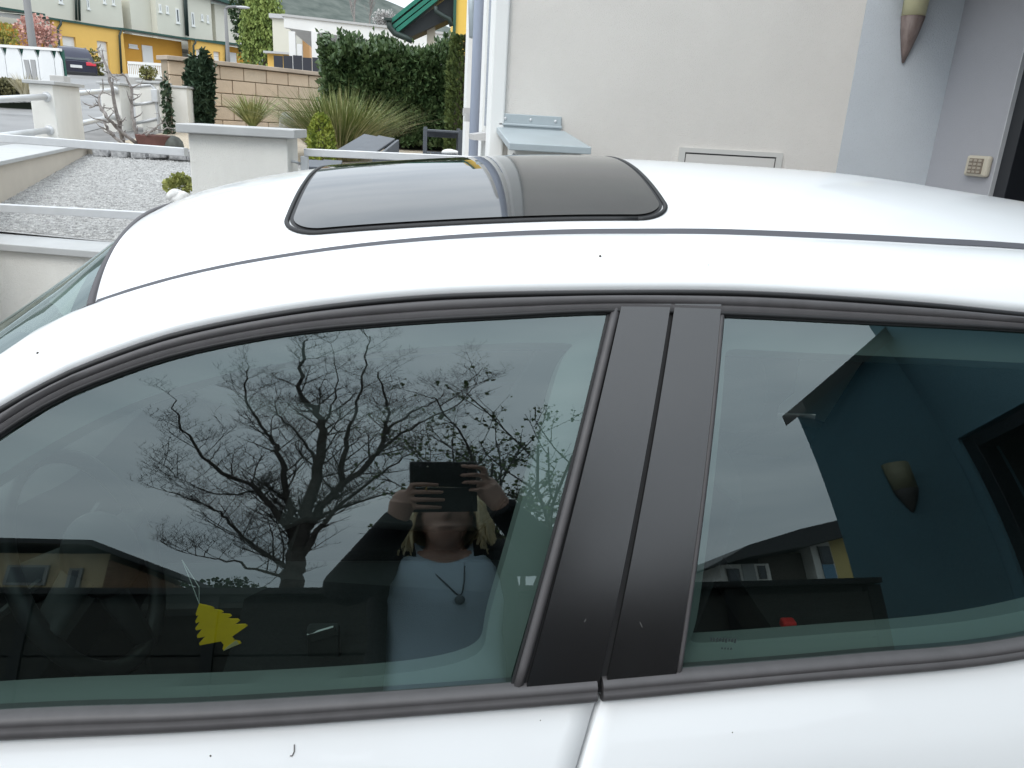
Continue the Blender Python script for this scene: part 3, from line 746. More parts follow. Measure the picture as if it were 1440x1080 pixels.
# wheels, door mirror, handles
tyre_m = M('tyre_rubber', (.018,.018,.018), .85, bump=.3, bscale=80); rim_m = M('alloy', (.5,.5,.52), .3, metal=1)
for ax in AX:
    for side in (0, 1):
        y = .70 if side == 0 else 2*YC-.70; sg = -1 if side == 0 else 1
        b = MB(); b.lathe([(.20,-.09),(.29,-.1),(.312,-.07),(.315,0),(.312,.07),(.29,.1),(.20,.09)], (ax, y, .31), 'Y', 40)
        w = b.build('wheel', tyre_m, car, smooth=True, auto=50)
        b = MB(); b.lathe([(.205,.08*sg),(.20,.095*sg),(.185,.07*sg),(.18,-.05*sg)], (ax, y, .31), 'Y', 32); b.lathe([(.001,.075*sg),(.04,.075*sg),(.045,.03*sg)], (ax, y, .31), 'Y', 20)
        for k in range(5):
            a = 2*math.pi*k/5; dv = Vector((math.cos(a), 0, math.sin(a))); cc = Vector((ax, y+.06*sg, .31))
            b.tube([cc+dv*.02, cc+dv*.19], [.026,.018], 6)
        b.build('rim', rim_m, w, smooth=True)
        MB().lathe([(.345,-.03*sg),(.352,.03*sg),(.34,.05*sg)], (ax, YB(ax,.6)+.0 if side == 0 else 2*YC-YB(ax,.6), .31), 'Y', 40).build('wheel_arch', trim_dk, car, smooth=True)
        MB().lathe([(.001,-.12*sg),(.345,-.12*sg),(.345,.05*sg)], (ax, y, .31), 'Y', 32).build('wheel_well', seal, car)
def mirr(b):
    b.ellip((-.80, .585, .99), (.055,.105,.07), 20, 12); b.tube([(-.80,.68,.93),(-.80,.62,.96)], .03, 8)
both(mirr, 'door_mirror', paint, smooth=True)
def handle(x):
    def f(b):
        z = .80; b.tube([Vector((x+t*.18, YB(x+t*.18, z)-.012-.022*math.sin(math.pi*t), z)) for t in lin(0,1,10)], .012, 8)
    return f
both(handle(-.05), 'door_handle', paint, smooth=True); both(handle(.85), 'door_handle', paint, smooth=True)
def lampf(b): b.ellip((-1.98, .98, .70), (.10,.13,.07), 16, 10)
both(lampf, 'headlight', M('lamp_glass', (.5,.52,.55), .08, spec=.6), smooth=True)
def lampr(b): b.ellip((2.03, .93, .86), (.08,.10,.10), 16, 10)
both(lampr, 'tail_light', M('red_lamp', (.35,.01,.01), .15), smooth=True)
# dirt specks on near rail and scratches
sp_m = M('dirt_speck', (.10,.09,.08), .9)
def rail_pt(px, py):                        # point of the near cant rail under a picture point
    d = ray(px, py); best = None
    for x in lin(-.7, 1.0, 170):
        lo = SP(x, z_tt(x), .004); hi = U(x); w = (hi-lo).length; n = Vector((0, -(hi.z-lo.z), hi.y-lo.y)).normalized()
        for k in range(25):
            t = k/24; p = lo.lerp(hi, t)+n*(.155*w*4*t*(1-t)); v = p-CAM; e = (v-d*v.dot(d)).length
            if best is None or e < best[0]: best = (e, p)
    return best[1]
def door_pt(px, py):
    d = ray(px, py); t = .9
    for _ in range(60):
        q = CAM+d*t; t += (YB(q.x, q.z)-q.y)/d.y*.6
    return CAM+d*t
for px, py, r_, f_ in [(845,359,.0018,rail_pt),(50,497,.0016,rail_pt),(1000,372,.0007,rail_pt),(296,1063,.0011,door_pt),(760,1013,.0007,door_pt),(1030,1030,.0008,door_pt)]:
    MB().ellip(f_(px, py), (r_, r_*.8, r_*1.2), 8, 6).build('dirt_speck', sp_m, car, smooth=True)
MB().tube([Vector(p)-Vector((0,.001,0)) for p in (door_pt(414,1046), door_pt(414,1056), door_pt(411,1062), door_pt(408,1062))], .0006, 5).build('hair_mark', sp_m, car)
for px, py, L_ in [(897,872,.006),(822,868,.003)]:
    A_ = hitS(px, py); MB().tube([SP(A_[0], A_[1], .008), SP(A_[0]+L_*(.5 if px > 850 else -.6), A_[1]-L_, .008)], .0003, 4).build('fine_scratch', M('scratch_grey', (.16,.16,.15), .8), car)
# etched maker's mark low in the rear window
for k in range(9):
    A_ = hitS(1000+k*4.2, 898+.2*k); MB().box(A_[0]-.0011, A_[0]+.0011, S(*A_)-.0012, S(*A_)-.0006, A_[1]-.0022-.0008*(k % 3), A_[1]+.0022).build('glass_mark', M('etched_mark', (.02,.03,.03), .8), car)
for k in range(4):
    A_ = hitS(1015+k*4.2, 911+.2*k); MB().box(A_[0]-.0009, A_[0]+.0009, S(*A_)-.0012, S(*A_)-.0006, A_[1]-.0012, A_[1]+.0012).build('glass_mark', M('etched_mark', (.02,.03,.03)), car)

# yellow air freshener
tree_m = M('yellow_card', (.95,.61,.008), .7, var=.05, scale=40)
pc = at(306, 882, 1.08); sc_ = 1.0
out = [(-.008,.048),(-.002,.052),(.004,.047)]
side = []
for k, (w0, w1, z0, z1) in enumerate([(.012,.010,.042,.034),(.019,.014,.030,.022),(.025,.018,.018,.008),(.030,.021,.004,-.007),(.034,.008,-.010,-.026)]):
    side += [(w0, z0-.004), (w0+.001, z0-.008), (w1, z1)]
pol = [(.0,.052)] + side + [(.008,-.034),(.013,-.040),(.013,-.044),(-.013,-.044),(-.013,-.040),(-.008,-.034)] + [(-w, z) for w, z in side[::-1]]
ang = R(24); ax_ = Vector((math.cos(R(8)), math.sin(R(8)), 0)); 
P3 = []
for x, z in pol:
    xx = x*math.cos(ang)-z*math.sin(ang); zz = x*math.sin(ang)+z*math.cos(ang); P3.append(pc + ax_*xx*1.15 + Vector((0,0,zz*.98)))
ar = root('air_freshener', pc, 'yellow tree-shaped card air freshener hanging inside behind the front side window', 'air freshener')
MB().prism([p-Vector((0,.001,0)) for p in P3], (0,.002,0)).build('card', tree_m, ar)
top_ = P3[0]
MB().tube([top_, top_+Vector((-.012,.01,.030)), top_+Vector((-.03,.03,.06))], .0007, 4).tube([top_, top_+Vector((.002,.0,.03)), top_+Vector((-.03,.03,.06))], .0007, 4).build('string', M('white_string', (.6,.6,.58), .9), ar)
foot = [pc + ax_*(x*math.cos(ang)-z*math.sin(ang))*1.0 + Vector((0,-.0016,(x*math.sin(ang)+z*math.cos(ang))*.98)) for x, z in [(-.0135,-.0445),(.0135,-.0445),(.0135,-.036),(-.004,-.040)]]
MB().prism(foot, (0,.0004,0)).build('printed_foot', M('cream_print', (.6,.52,.28), .7), ar)
# ================================================================== PLANT BUILDERS
def leaf_cloud(b, pts, size, rnd, up=.3, aspect=2.4, outward=None):
    for p, n in pts:
        d = Vector((rnd.gauss(0,1), rnd.gauss(0,1), rnd.gauss(0,1)+up)).normalized()
        if n is not None: d = (d*.8 + n).normalized()
        s_ = size*(.6+.8*rnd.random()); w = d.cross(Vector((rnd.gauss(0,1), rnd.gauss(0,1), rnd.gauss(0,1)))).normalized()*(s_/aspect); u = d*s_
        k = d.cross(w).normalized()*(s_*.12)
        b.add([p, p+u*.5+w+k, p+u, p+u*.5-w+k], [(0,1,2),(0,2,3)])
def leaf_mat(name, c1, c2, rough=.5, scale=7, spec=.5):
    m = M(name, c1, rough, scale=scale, col2=c2, spec=spec); 
    return m
def shell_points(rnd, n, c, r, depth=.25, flat=None):
    out = []
    for _ in range(n):
        d = Vector((rnd.gauss(0,1), rnd.gauss(0,1), rnd.gauss(0,1))).normalized(); k = 1-depth*rnd.random()**1.5
        f = 1+.13*noise.noise(d*2.3+Vector(c)) 
        out.append((Vector((c[0]+d.x*r[0]*k*f, c[1]+d.y*r[1]*k*f, c[2]+d.z*r[2]*k*f)), d))
    return out
rnd = random.Random(11)
# ------------------------------------------------------------------ laurel hedge
A = at(462, 200, 11.0); B_ = at(640, 200, 10.6); zt0 = at(545, 60, 10.9).z-.13; zb = gz(0, 11)
hd = root('laurel_hedge', ((A.x+B_.x)/2, 10.9, zb), 'tall dark green clipped laurel hedge behind the ornamental grass', 'hedge')
b = MB(); pts = []
for i in range(15000):
    f = rnd.random(); x = lerp(A.x, B_.x, rnd.random()); 
    if f < .72:
        z = lerp(zb+.05, zt0, rnd.random()); bul = .16*noise.noise(Vector((x*1.6, z*1.6, 2)))+.05*noise.noise(Vector((x*6, z*6, 5)))
        y = 10.75-bul+.25*rnd.random()**2; n = Vector((0,-1,.25))
    else:
        y = 10.7+rnd.random()*1.1; z = zt0+.16*noise.noise(Vector((x*2.5, y*2.5, 1)))+.06*rnd.gauss(0,1); n = Vector((0,-.2,1))
        if x-A.x < .25: z -= .35*(1-(x-A.x)/.25)**2
    if rnd.random() < .08: n = Vector((-1,0,.2)); x = A.x+.03*rnd.gauss(0,1); y = 10.75+rnd.random()*.8
    pts.append((Vector((x, y, z)), n))
leaf_cloud(b, pts, .078, rnd, up=.7, aspect=3.0)
b.build('foliage', leaf_mat('laurel_leaf', (.03,.065,.025), (.12,.18,.075), .32, 11), hd, kind='stuff')
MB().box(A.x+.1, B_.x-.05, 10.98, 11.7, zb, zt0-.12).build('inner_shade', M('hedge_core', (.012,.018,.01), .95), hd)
for k in range(6): MB().tube([(lerp(A.x,B_.x,(k+.5)/6), 11.0, zb-.05), (lerp(A.x,B_.x,(k+.5)/6)+.05, 10.95, zb+.6)], [.03,.02], 6).build('stem', M('bark', (.10,.08,.06), .9), hd)
# ------------------------------------------------------------------ columnar thuja
c_ = at(640, 200, 9.6); zt_ = at(640, 52, 9.6).z; zb = gz(0, 9.6); w_ = at(652, 120, 9.6).x-at(623, 120, 9.6).x
th = root('thuja_column', (c_.x, 9.6, zb), 'narrow upright thuja conifer against the house corner, brown inside', 'conifer')
b = MB(); b2 = MB(); pts = []; pts2 = []
for i in range(5200):
    z = lerp(zb, zt_, rnd.random()); t = (z-zb)/(zt_-zb); rad = w_*.62*(1-.35*max(0, t-.75)/.25)*(1+.12*noise.noise(Vector((z*3, i*.01, 0))))
    a = rnd.random()*2*math.pi; rr_ = rad*(1-.2*rnd.random()**2); d = Vector((math.cos(a), math.sin(a), .9))
    p = Vector((c_.x+.05+rr_*math.cos(a), 9.6+rr_*math.sin(a), z))
    (pts2 if (math.cos(a) > .15 and rnd.random() < .55+.3*(1-t)) else pts).append((p, d))
leaf_cloud(b, pts, .05, rnd, up=.8, aspect=3); leaf_cloud(b2, pts2, .05, rnd, up=.5, aspect=3.4)
b.build('foliage', leaf_mat('thuja_green', (.045,.075,.02), (.12,.16,.04), .7, 12), th, kind='stuff')
b2.build('bare_twigs', leaf_mat('thuja_brown', (.05,.038,.02), (.12,.09,.045), .8, 12), th, kind='stuff')
MB().tube([(c_.x+.05, 9.6, zb-.05), (c_.x+.05, 9.6, zt_-.2)], [.10,.03], 8).build('trunk', M('bark', (.1,.08,.06), .9), th)
# ------------------------------------------------------------------ tufts of blades
def blades(b, c, n, h, spread, w, rnd, droop=.5, base=.1):
    for i in range(n):
        a = rnd.random()*2*math.pi; q = rnd.random()**.7; L_ = h*(.65+.45*rnd.random()); r0 = base*math.sqrt(rnd.random())
        p0 = Vector((c[0]+r0*math.cos(a), c[1]+r0*math.sin(a), c[2])); out = Vector((math.cos(a), math.sin(a), 0))
        lean = spread*q; pts = []
        for k in range(5):
            t = k/4; pts.append(p0 + out*(L_*lean*(t+droop*t*t*.6)) + Vector((0,0,L_*(t-droop*lean*t*t*.55))))
        sd = out.cross(Vector((0,0,1)))*w; k0 = len(b.v)
        for k, p in enumerate(pts):
            ww = (1-(k/4)**2)*.9+.1; b.v.append(tuple(p-sd*ww)); b.v.append(tuple(p+sd*ww))
        for k in range(4): b.f.append((k0+2*k, k0+2*k+1, k0+2*k+3, k0+2*k+2))
gy = 9.2; g0 = at(478, 205, gy)
og = root('ornamental_grass', (g0.x, gy, gz(0, gy)), 'large arching clump of ornamental grass in front of the laurel hedge', 'grass clump')
b = MB(); blades(b, (g0.x, gy, gz(0, gy)), 1500, .80, .95, .0055, rnd, .6, .22)
b.build('green_blades', leaf_mat('grass_green', (.10,.14,.035), (.24,.27,.09), .6, 8), og, kind='stuff')
b = MB(); blades(b, (g0.x, gy, gz(0, gy)), 650, .74, 1.0, .0055, rnd, .7, .24)
b.build('straw_blades', leaf_mat('grass_straw', (.28,.25,.11), (.48,.44,.24), .7, 8), og, kind='stuff')
for (px, py, yy, h, lab, n) in ((355, 175, 11.6, .52, 'spiky yucca rosette before the sandstone wall, left of the grass', 260), ):
    q = at(px, py, yy); yu = root('yucca', (q.x, yy, gz(0, yy)), lab, 'yucca')
    b = MB(); zc_ = at(px, 172, yy).z; blades(b, (q.x, yy, zc_-.05), n, h*.8, 1.15, .011, rnd, .25, .05)
    b.build('leaves', leaf_mat('yucca_leaf', (.13,.17,.04), (.33,.34,.13), .5, 8), yu, kind='stuff')
    MB().tube([(q.x, yy, gz(0,yy)-.05), (q.x, yy, zc_)], .05, 8).build('stem', M('bark', (.1,.08,.06), .9), yu)
q = at(1130/3.0, 200, 12.4)
# golden dwarf conifer
q = at(452, 205, 8.3); zt_ = at(452, 162, 8.3).z; zb = gz(0, 8.3)
gc = root('golden_conifer', (q.x, 8.3, zb), 'small rounded golden green dwarf conifer in the grass clump', 'conifer')
b = MB(); pts = []
for i in range(2200):
    t = rnd.random(); z = lerp(zb+.02, zt_, t); rad = .125*math.sqrt(max(0, 1-max(0, (t-.35)/.65)**2.2))+.01; a = rnd.random()*6.283; rad *= 1-.25*rnd.random()
    pts.append((Vector((q.x+rad*math.cos(a), 8.3+rad*math.sin(a), z)), Vector((math.cos(a)*.5, math.sin(a)*.5, .9))))
leaf_cloud(b, pts, .032, rnd, aspect=2.6)
b.build('foliage', leaf_mat('golden_leaf', (.10,.16,.02), (.34,.37,.05), .6, 14), gc, kind='stuff')
MB().tube([(q.x, 8.3, zb-.03), (q.x, 8.3, zt_-.06)], .025, 6).build('trunk', M('bark', (.1,.08,.06), .9), gc)
def boulder(name, c, r, mat, label, seed=0, cat='boulder'):
    b = MB(); b.ellip(c, r, 14, 9); b.v = [tuple(Vector(c)+(Vector(v)-Vector(c))*(1+.22*noise.noise(Vector(v)*4/max(r)*.3+Vector((seed,0,0))))) for v in b.v]
    o = b.build(name, mat, None, smooth=True); tag(o, label, cat); return o
stone_g = M('grey_boulder', (.20,.20,.20), .9, scale=18, col2=(.40,.39,.37), bump=.6, bscale=30)
q = at(403, 166, 10.2); boulder('boulder', (q.x, 10.2, q.z-.1), (.10,.09,.16), stone_g, 'grey upright boulder behind the wide pier by the grass', 1)
# small leafy plant and pale stones beside the wide pier
q = at(252, 258, 4.95); pl = root('low_plant', (q.x, 4.95, gz(0,4.95)), 'low yellow green plant in the gravel beside the wide pier', 'plant')
b = MB(); leaf_cloud(b, shell_points(rnd, 420, (q.x, 4.95, q.z-.01), (.075,.07,.055), .6), .024, rnd, up=.6, aspect=1.9)
b.build('foliage', leaf_mat('spurge_leaf', (.14,.17,.04), (.38,.38,.12), .6, 20), pl, kind='stuff')
for k, (px, py, rr_) in enumerate(((246, 270, .05), (255, 275, .06), (262, 279, .05))):
    q2 = at(px, py, 4.85); boulder('quartz_stone', (q2.x, 4.85, q2.z-.02), (rr_, rr_, rr_*.8), M('pale_quartz', (.45,.45,.44), .8, scale=12, col2=(.75,.74,.72)), ('leftmost', 'middle', 'rightmost')[k]+' of three pale rough stones under the low plant by the pier', k+4, 'stone')
# ------------------------------------------------------------------ garden furniture
slate = M('dark_slat_paint', (.075,.085,.10), .5, var=.1, scale=8)
q = at(505, 205, 7.0)
lo = root('garden_lounger', (q.x, 7.0, gz(0,7)), 'dark grey slatted garden lounger with raised boards behind the gate', 'lounger')
for k, (pa, pb) in enumerate((((468,216),(512,190)), ((492,217),(532,192)))):
    A1, B1 = at(pa[0], pa[1], 6.5), at(pb[0], pb[1], 7.3); dd = (B1-A1); nn_ = Vector((.075,0,-.01)); MB().obox((A1+B1)/2+nn_, dd/2, nn_, Vector((0,0,.012))).build('board', slate, lo, bevel=.004)
A1, B1 = at(497, 222, 6.5), at(534, 195, 7.28); MB().obox((A1+B1)/2+Vector((.16,0,-.07)), (B1-A1)/2, (.012,0,0), (0,0,.07)).build('side_board', slate, lo, bevel=.004)
for k, px in enumerate((445, 466)):
    A1 = at(px, 232, 6.0); MB().obox(A1, (.07,0,0), (0,.10,.02), (0,-.002,.012)).build('foot_board', slate, lo, bevel=.004)
for dx in (-.1, .3):
    for dy in (-.5, .4): MB().box(q.x+dx-.02, q.x+dx+.02, 7+dy-.02, 7+dy+.02, gz(0,7)-.05, gz(0,7)+.16).build('leg', slate, lo)
# chair
cy0 = 7.6; a, c = at(598, 190, cy0), at(646, 190, cy0); zs = at(620, 216, cy0).z; zarm = at(620, 186, cy0).z
ch = root('garden_chair', ((a.x+c.x)/2, cy0, gz(0,7.6)), 'dark grey metal garden chair with slatted seat beside the thuja', 'chair')
for k in range(6): x = lerp(a.x+.03, c.x-.05, k/5); MB().box(x-.022, x+.022, cy0-.25, cy0+.2, zs-.01, zs+.01).build('seat_slat', slate, ch, bevel=.003)
for x in (a.x, c.x):
    for y in (cy0-.27, cy0+.25): MB().box(x-.018, x+.018, y-.018, y+.018, gz(0,7.6)-.05, zarm+(.04 if y > cy0 else .03)).build('leg', slate, ch, bevel=.003)
MB().box(a.x+.02, c.x-.02, cy0+.23, cy0+.26, zarm-.05, zarm+.02).build('backrest', slate, ch, bevel=.004)
MB().box(a.x-.01, c.x+.01, cy0-.02, cy0+.225, zarm+.0, zarm+.018).build('table_top', slate, ch, bevel=.004)
q = at(634, 213, 7.5); boulder('white_cloth', (q.x, 7.5, q.z-.01), (.09,.07,.03), M('white_cloth', (.75,.75,.74), .9), 'crumpled white cloth lying on the garden chair seat', 9, 'cloth')
# straw heap
for k, (px, py) in enumerate(((560, 214), (585, 212))):
    pass
# ------------------------------------------------------------------ street side wall, piers, rails
B1 = at(0, 250, 5.75); B2 = at(128, 208, 8.7)
tanr = M('tan_wall_base', (.52,.47,.40), .9, var=.05, scale=3)
lw_ = root('street_wall', (B1.x, 6.5, .8), 'low tan garden wall with broad grey coping along the street', 'wall')
zt1 = at(0, 226, 5.75).z; zt2 = at(90, 207, 7.6).z
d_ = (B2-B1); d_.z = 0; B0 = B1-d_*.6; e1 = Vector((-.05,0,0)); wd = Vector((-.42,-.05,0)); dwn = -.4
def top(p): return lerp(zt1, zt2, (p.y-5.75)/(7.6-5.75))
Q0, Q1 = B0, B1.lerp(B2, .93)
def v3(p, z): return Vector((p.x, p.y, z))
MB().hexa([v3(Q0,.3), v3(Q1,.3), v3(Q1+wd,.3), v3(Q0+wd,.3), v3(Q0,top(Q0)-.03), v3(Q1,top(Q1)-.03), v3(Q1+wd,top(Q1)-.03), v3(Q0+wd,top(Q0)-.03)]).build('wall_body', tanr, lw_)
o_ = Vector((.03,0,0)); MB().hexa([v3(Q0+o_,top(Q0)-.029), v3(Q1+o_,top(Q1)-.029), v3(Q1+wd-o_,top(Q1)-.029), v3(Q0+wd-o_,top(Q0)-.029), v3(Q0+o_,top(Q0)), v3(Q1+o_,top(Q1)), v3(Q1+wd-o_,top(Q1)), v3(Q0+wd-o_,top(Q0))]).build('coping', cop, lw_, bevel=.004)
q = at(117, 205, 8.6); MB().box(q.x-.18, q.x+.2, 8.5, 8.85, .8, at(110, 201, 8.6).z).build('wall_end', tanr, lw_)
Y1 = 8.45; a, c = at(44, 150, Y1), at(77, 150, Y1); zt_ = at(60, 113, Y1).z
pier(a.x, c.x, Y1, Y1+.62, .6, zt_, 'cream fence pier with grey cap beside the street, nearest the left edge', ov=.04, ch=.035)
Y2 = 11.2; a2, c2 = at(143, 150, Y2), at(170, 150, Y2); zt2_ = at(150, 115, Y2).z
pier(a2.x, c2.x, Y2, Y2+.45, .8, zt2_, 'cream fence pier behind the bare thorny shrub', ov=.03, ch=.03)
Y3 = 11.8; a3, c3 = at(209, 150, Y3), at(264, 150, Y3); zt3_ = at(230, 116, Y3).z
pier(a3.x, a3.x+.26, Y3-.3, Y3+.1, .9, zt3_, 'slim cream pier beside the galvanised street gate', ov=.03, ch=.03)
pier(a3.x+.30, c3.x, Y3, Y3+.3, .9, zt3_-.03, 'short cream wall panel left of the ivy column', ov=.02, ch=.03)
sr = root('street_rails', (a.x, 9, 1), 'pair of round galvanised rails fixed between the street piers', 'railing')
pY = Y1+.2
for pa, pb in (((-60,143),(66,136)), ((-60,199),(70,183))):
    A1, B1_ = at(*pa, pY-1.6), at(*pb, pY-.19); MB().tube([A1, B1_], .03, 10).ellip(B1_, (.05,.05,.05), 10, 8).build('rail', alu, sr, smooth=True)
for pa, pb in (((98,132),(162,127)), ((101,176),(163,164))):
    A1, B1_ = at(*pa, Y1+.64), at(*pb, Y2-.02); MB().tube([A1, B1_], .03, 10).ellip(B1_, (.05,.05,.05), 10, 8).build('rail', alu, sr, smooth=True)
sg = root('street_gate', (at(200,190,11.4).x, 11.4, 1.1), 'galvanised ladder-like tube gate between street piers', 'gate')
gp = [at(184,122,11.5), at(212,119,11.5), at(217,124,11.5), at(222,160,11.5), at(226,198,11.5)]
MB().tube(gp, .022, 8).build('frame_tube', alu, sg, smooth=True)
for (pa, pb) in (((186,148),(218,143)), ((188,174),(221,167))): MB().tube([at(*pa,11.5), at(*pb,11.5)], .02, 8).build('rung', alu, sg, smooth=True)
MB().box(gp[2].x-.03, gp[2].x+.05, 11.44, 11.5, at(217,138,11.5).z-.05, at(217,130,11.5).z+.04).build('lock', alu, sg, bevel=.006)
pv = MB().box(at(190,150,12.2).x, at(206,150,12.2).x, 12.2, 12.25, 1.0, at(190,126,12.2).z).build('gate_box', white_r, sg)
# granite kerb stones
ke = root('stone_edging', (-2.6, 8.4, 1.08), 'row of rough granite blocks edging the gravel yard', 'edging')
gran = M('granite', (.20,.20,.205), .9, scale=30, col2=(.46,.46,.46), bump=.5, bscale=60)
for k in range(9):
    pa, pb = 128+27*k, 128+27*k+25+random.uniform(-3,2); yy = 8.35-.02*k
    A1 = at(pa, 206+1.1*k, yy); B1_ = at(pb, 206+1.1*k, yy); h_ = .10+random.uniform(-.01,.012)
    bb = MB().obox((A1+B1_)/2+Vector((0,.1,-h_/2)), (B1_-A1)/2, (random.uniform(-.01,.01),.10,0), (random.uniform(-.008,.008),0,h_/2))
    bb.v = [tuple(Vector(v)+Vector((random.uniform(-.012,.012), random.uniform(-.012,.012), random.uniform(-.012,.012)))) for v in bb.v]
    bb.build('stone', gran, ke, bevel=.015)
# bare thorny shrub in a red planter
sb = root('thorny_shrub', (at(205,205,8.9).x, 8.9, 1.1), 'bare grey thorny shrub with crooked branches behind the granite blocks', 'shrub')
twig = M('grey_bark', (.17,.15,.14), .9, scale=20, col2=(.34,.31,.29))
b = MB(); rs = random.Random(5)
def crooked(pix, y, r0, spur=True):
    P = [at(px, py, y+rs.uniform(-.12,.12)) for px, py in pix]; P = [Vector(p) for p in catmull([tuple(p) for p in P], 4)]
    P = [p+Vector((rs.uniform(-.012,.012), rs.uniform(-.012,.012), rs.uniform(-.012,.012))) for p in P]; n = len(P)
    b.tube(P, [lerp(r0, r0*.35, i/(n-1)) for i in range(n)], 6)
    for i in range(2, n):
        for _ in range(1 if spur else 0):
            if rs.random() < .75:
                d = Vector((rs.gauss(0,1), rs.gauss(0,.6), rs.gauss(.3,.8))).normalized(); L_ = .04+.07*rs.random()
                e = P[i]+d*L_; e2 = e+(d+Vector((0,0,.6))).normalized()*L_*.5
                b.tube([P[i], e, e2], [r0*.36, r0*.24, r0*.1], 4)
                if rs.random() < .6: b.tube([e, e+Vector((rs.gauss(0,1), rs.gauss(0,1), rs.gauss(0,1))).normalized()*L_*.5], [r0*.2, r0*.08], 4)
crooked([(198,203),(190,180),(186,150),(183,118),(172,103)], 8.9, .022)
crooked([(172,203),(168,175),(160,145),(154,115),(147,88),(138,68)], 8.9, .024)
crooked([(192,203),(165,178),(150,165),(140,148),(128,152)], 8.8, .021)
crooked([(180,205),(160,190),(148,175),(146,168)], 8.75, .022)
crooked([(150,165),(138,143),(146,125)], 8.85, .018)
crooked([(205,190),(220,178),(232,172)], 8.9, .012)
crooked([(205,185),(235,181),(258,184)], 8.9, .010, False)
b.build('branches', twig, sb, smooth=True)
q = at(218, 204, 9.0)
MB().lathe([(.001,0),(.16,0),(.19,.16),(.17,.165),(.165,.1),(.001,.1)], (q.x, 9.0, q.z-.06), 'Z', 20).build('planter', M('red_brown_clay', (.15,.07,.06), .8, var=.2, scale=8), sb, smooth=True, auto=40)
q = at(239, 208, 9.0); boulder('dark_boulder', (q.x, 9.0, q.z), (.15,.12,.13), M('dark_boulder', (.09,.095,.085), .9, var=.3, scale=9), 'dark mossy boulder beside the thorny shrub planter', 3)
# small ivy climbing the slim pier
def ivy(name, pxs, yy, label, n, size):
    r = root(name, (at(pxs[0][0], 190, yy).x, yy, 1.1), label, 'ivy'); b = MB(); pts = []
    for (pa, pb, py) in pxs:
        A1, B1_ = at(pa, py, yy), at(pb, py, yy)
        for _ in range(n): t = rnd.random(); p = A1.lerp(B1_, t); pts.append((p+Vector((rnd.gauss(0,.02), -rnd.random()*.12*(1-(2*t-1)**2)-.02, rnd.gauss(0,.06))), Vector((0,-1,.2))))
    leaf_cloud(b, pts, size, rnd, aspect=1.4); b.build('foliage', leaf_mat('ivy_leaf', (.02,.045,.025), (.09,.14,.085), .4, 12), r, kind='stuff')
    b = MB()
    for k in range(4): t = (k+.5)/4; b.tube([at(lerp(pxs[-1][0], pxs[-1][1], t), pxs[-1][2], yy+.02), at(lerp(pxs[0][0], pxs[0][1], t), pxs[0][2], yy+.02)], .008, 5)
    b.build('stem', M('bark', (.1,.08,.06), .9), r)
ivy('ivy_column', [(lerp(276,290,1) if k == 0 else 265+3*math.sin(k), (290 if k == 0 else 300+2*math.cos(k*1.7)), 86+k*6.0) for k in range(17)], 12.25, 'dark green ivy column climbing the left of the sandstone wall', 190, .065)
ivy('ivy_strand', [(234, 246-(8-k)*.8, 118+k*10) for k in range(9)], 11.35, 'thin strand of ivy hanging on the slim cream pier', 34, .05)
# ------------------------------------------------------------------ sandstone block wall
WA = at(240, 150, 12.6); WB = at(466, 150, 14.6); WA.z = WB.z = 0
u_ = (WB-WA); WL = u_.length; u_.normalize(); n_ = Vector((u_.y, -u_.x, 0))
ztA = onplane(240, 86, WA, n_).z; ztB = onplane(466, 98, WA, n_).z; ztop = (ztA+ztB)/2
sw_ = root('sandstone_wall', (WA.x, WA.y, 1.0), 'tall wall of pale sandstone blocks with flat capping behind the garden', 'wall')
mats = [M('sandstone_%d' % k, c, .92, var=.06, scale=5, bump=.5, bscale=50) for k, c in enumerate(((.56,.44,.32), (.52,.415,.305), (.59,.47,.345), (.54,.44,.33)))]
MB().obox(WA+u_*WL/2-n_*.10+Vector((0,0,(ztop+.6)/2)), u_*(WL/2), n_*.09, (0,0,(ztop-.6)/2-.03)).build('mortar_core', M('mortar', (.33,.27,.20), .95), sw_)
bh, bw = .198, .405; meshes = {}
z = ztop-.06; row_ = 0
while z-bh > .75:
    s0 = -(bw/2 if row_ % 2 else 0)
    while s0 < WL:
        a0, a1 = max(0, s0), min(WL, s0+bw)
        if a1-a0 > .06:
            jig = random.uniform(-.004,.004); bb = MB().obox(WA+u_*((a0+a1)/2)+n_*(.0+jig)+Vector((0,0,z-bh/2)), u_*((a1-a0)/2-.006), n_*.03, (0,0,bh/2-.006))
            bb.build('block', random.choice(mats), sw_, bevel=.006, segs=1)
        s0 += bw
    z -= bh; row_ += 1
MB().obox(WA+u_*WL/2-n_*.08+Vector((0,0,ztop-.025)), u_*(WL/2+.04), n_*.17, (0,0,.03)).build('capping', M('capping_stone', (.42,.35,.28), .9, var=.12, scale=4), sw_, bevel=.008)
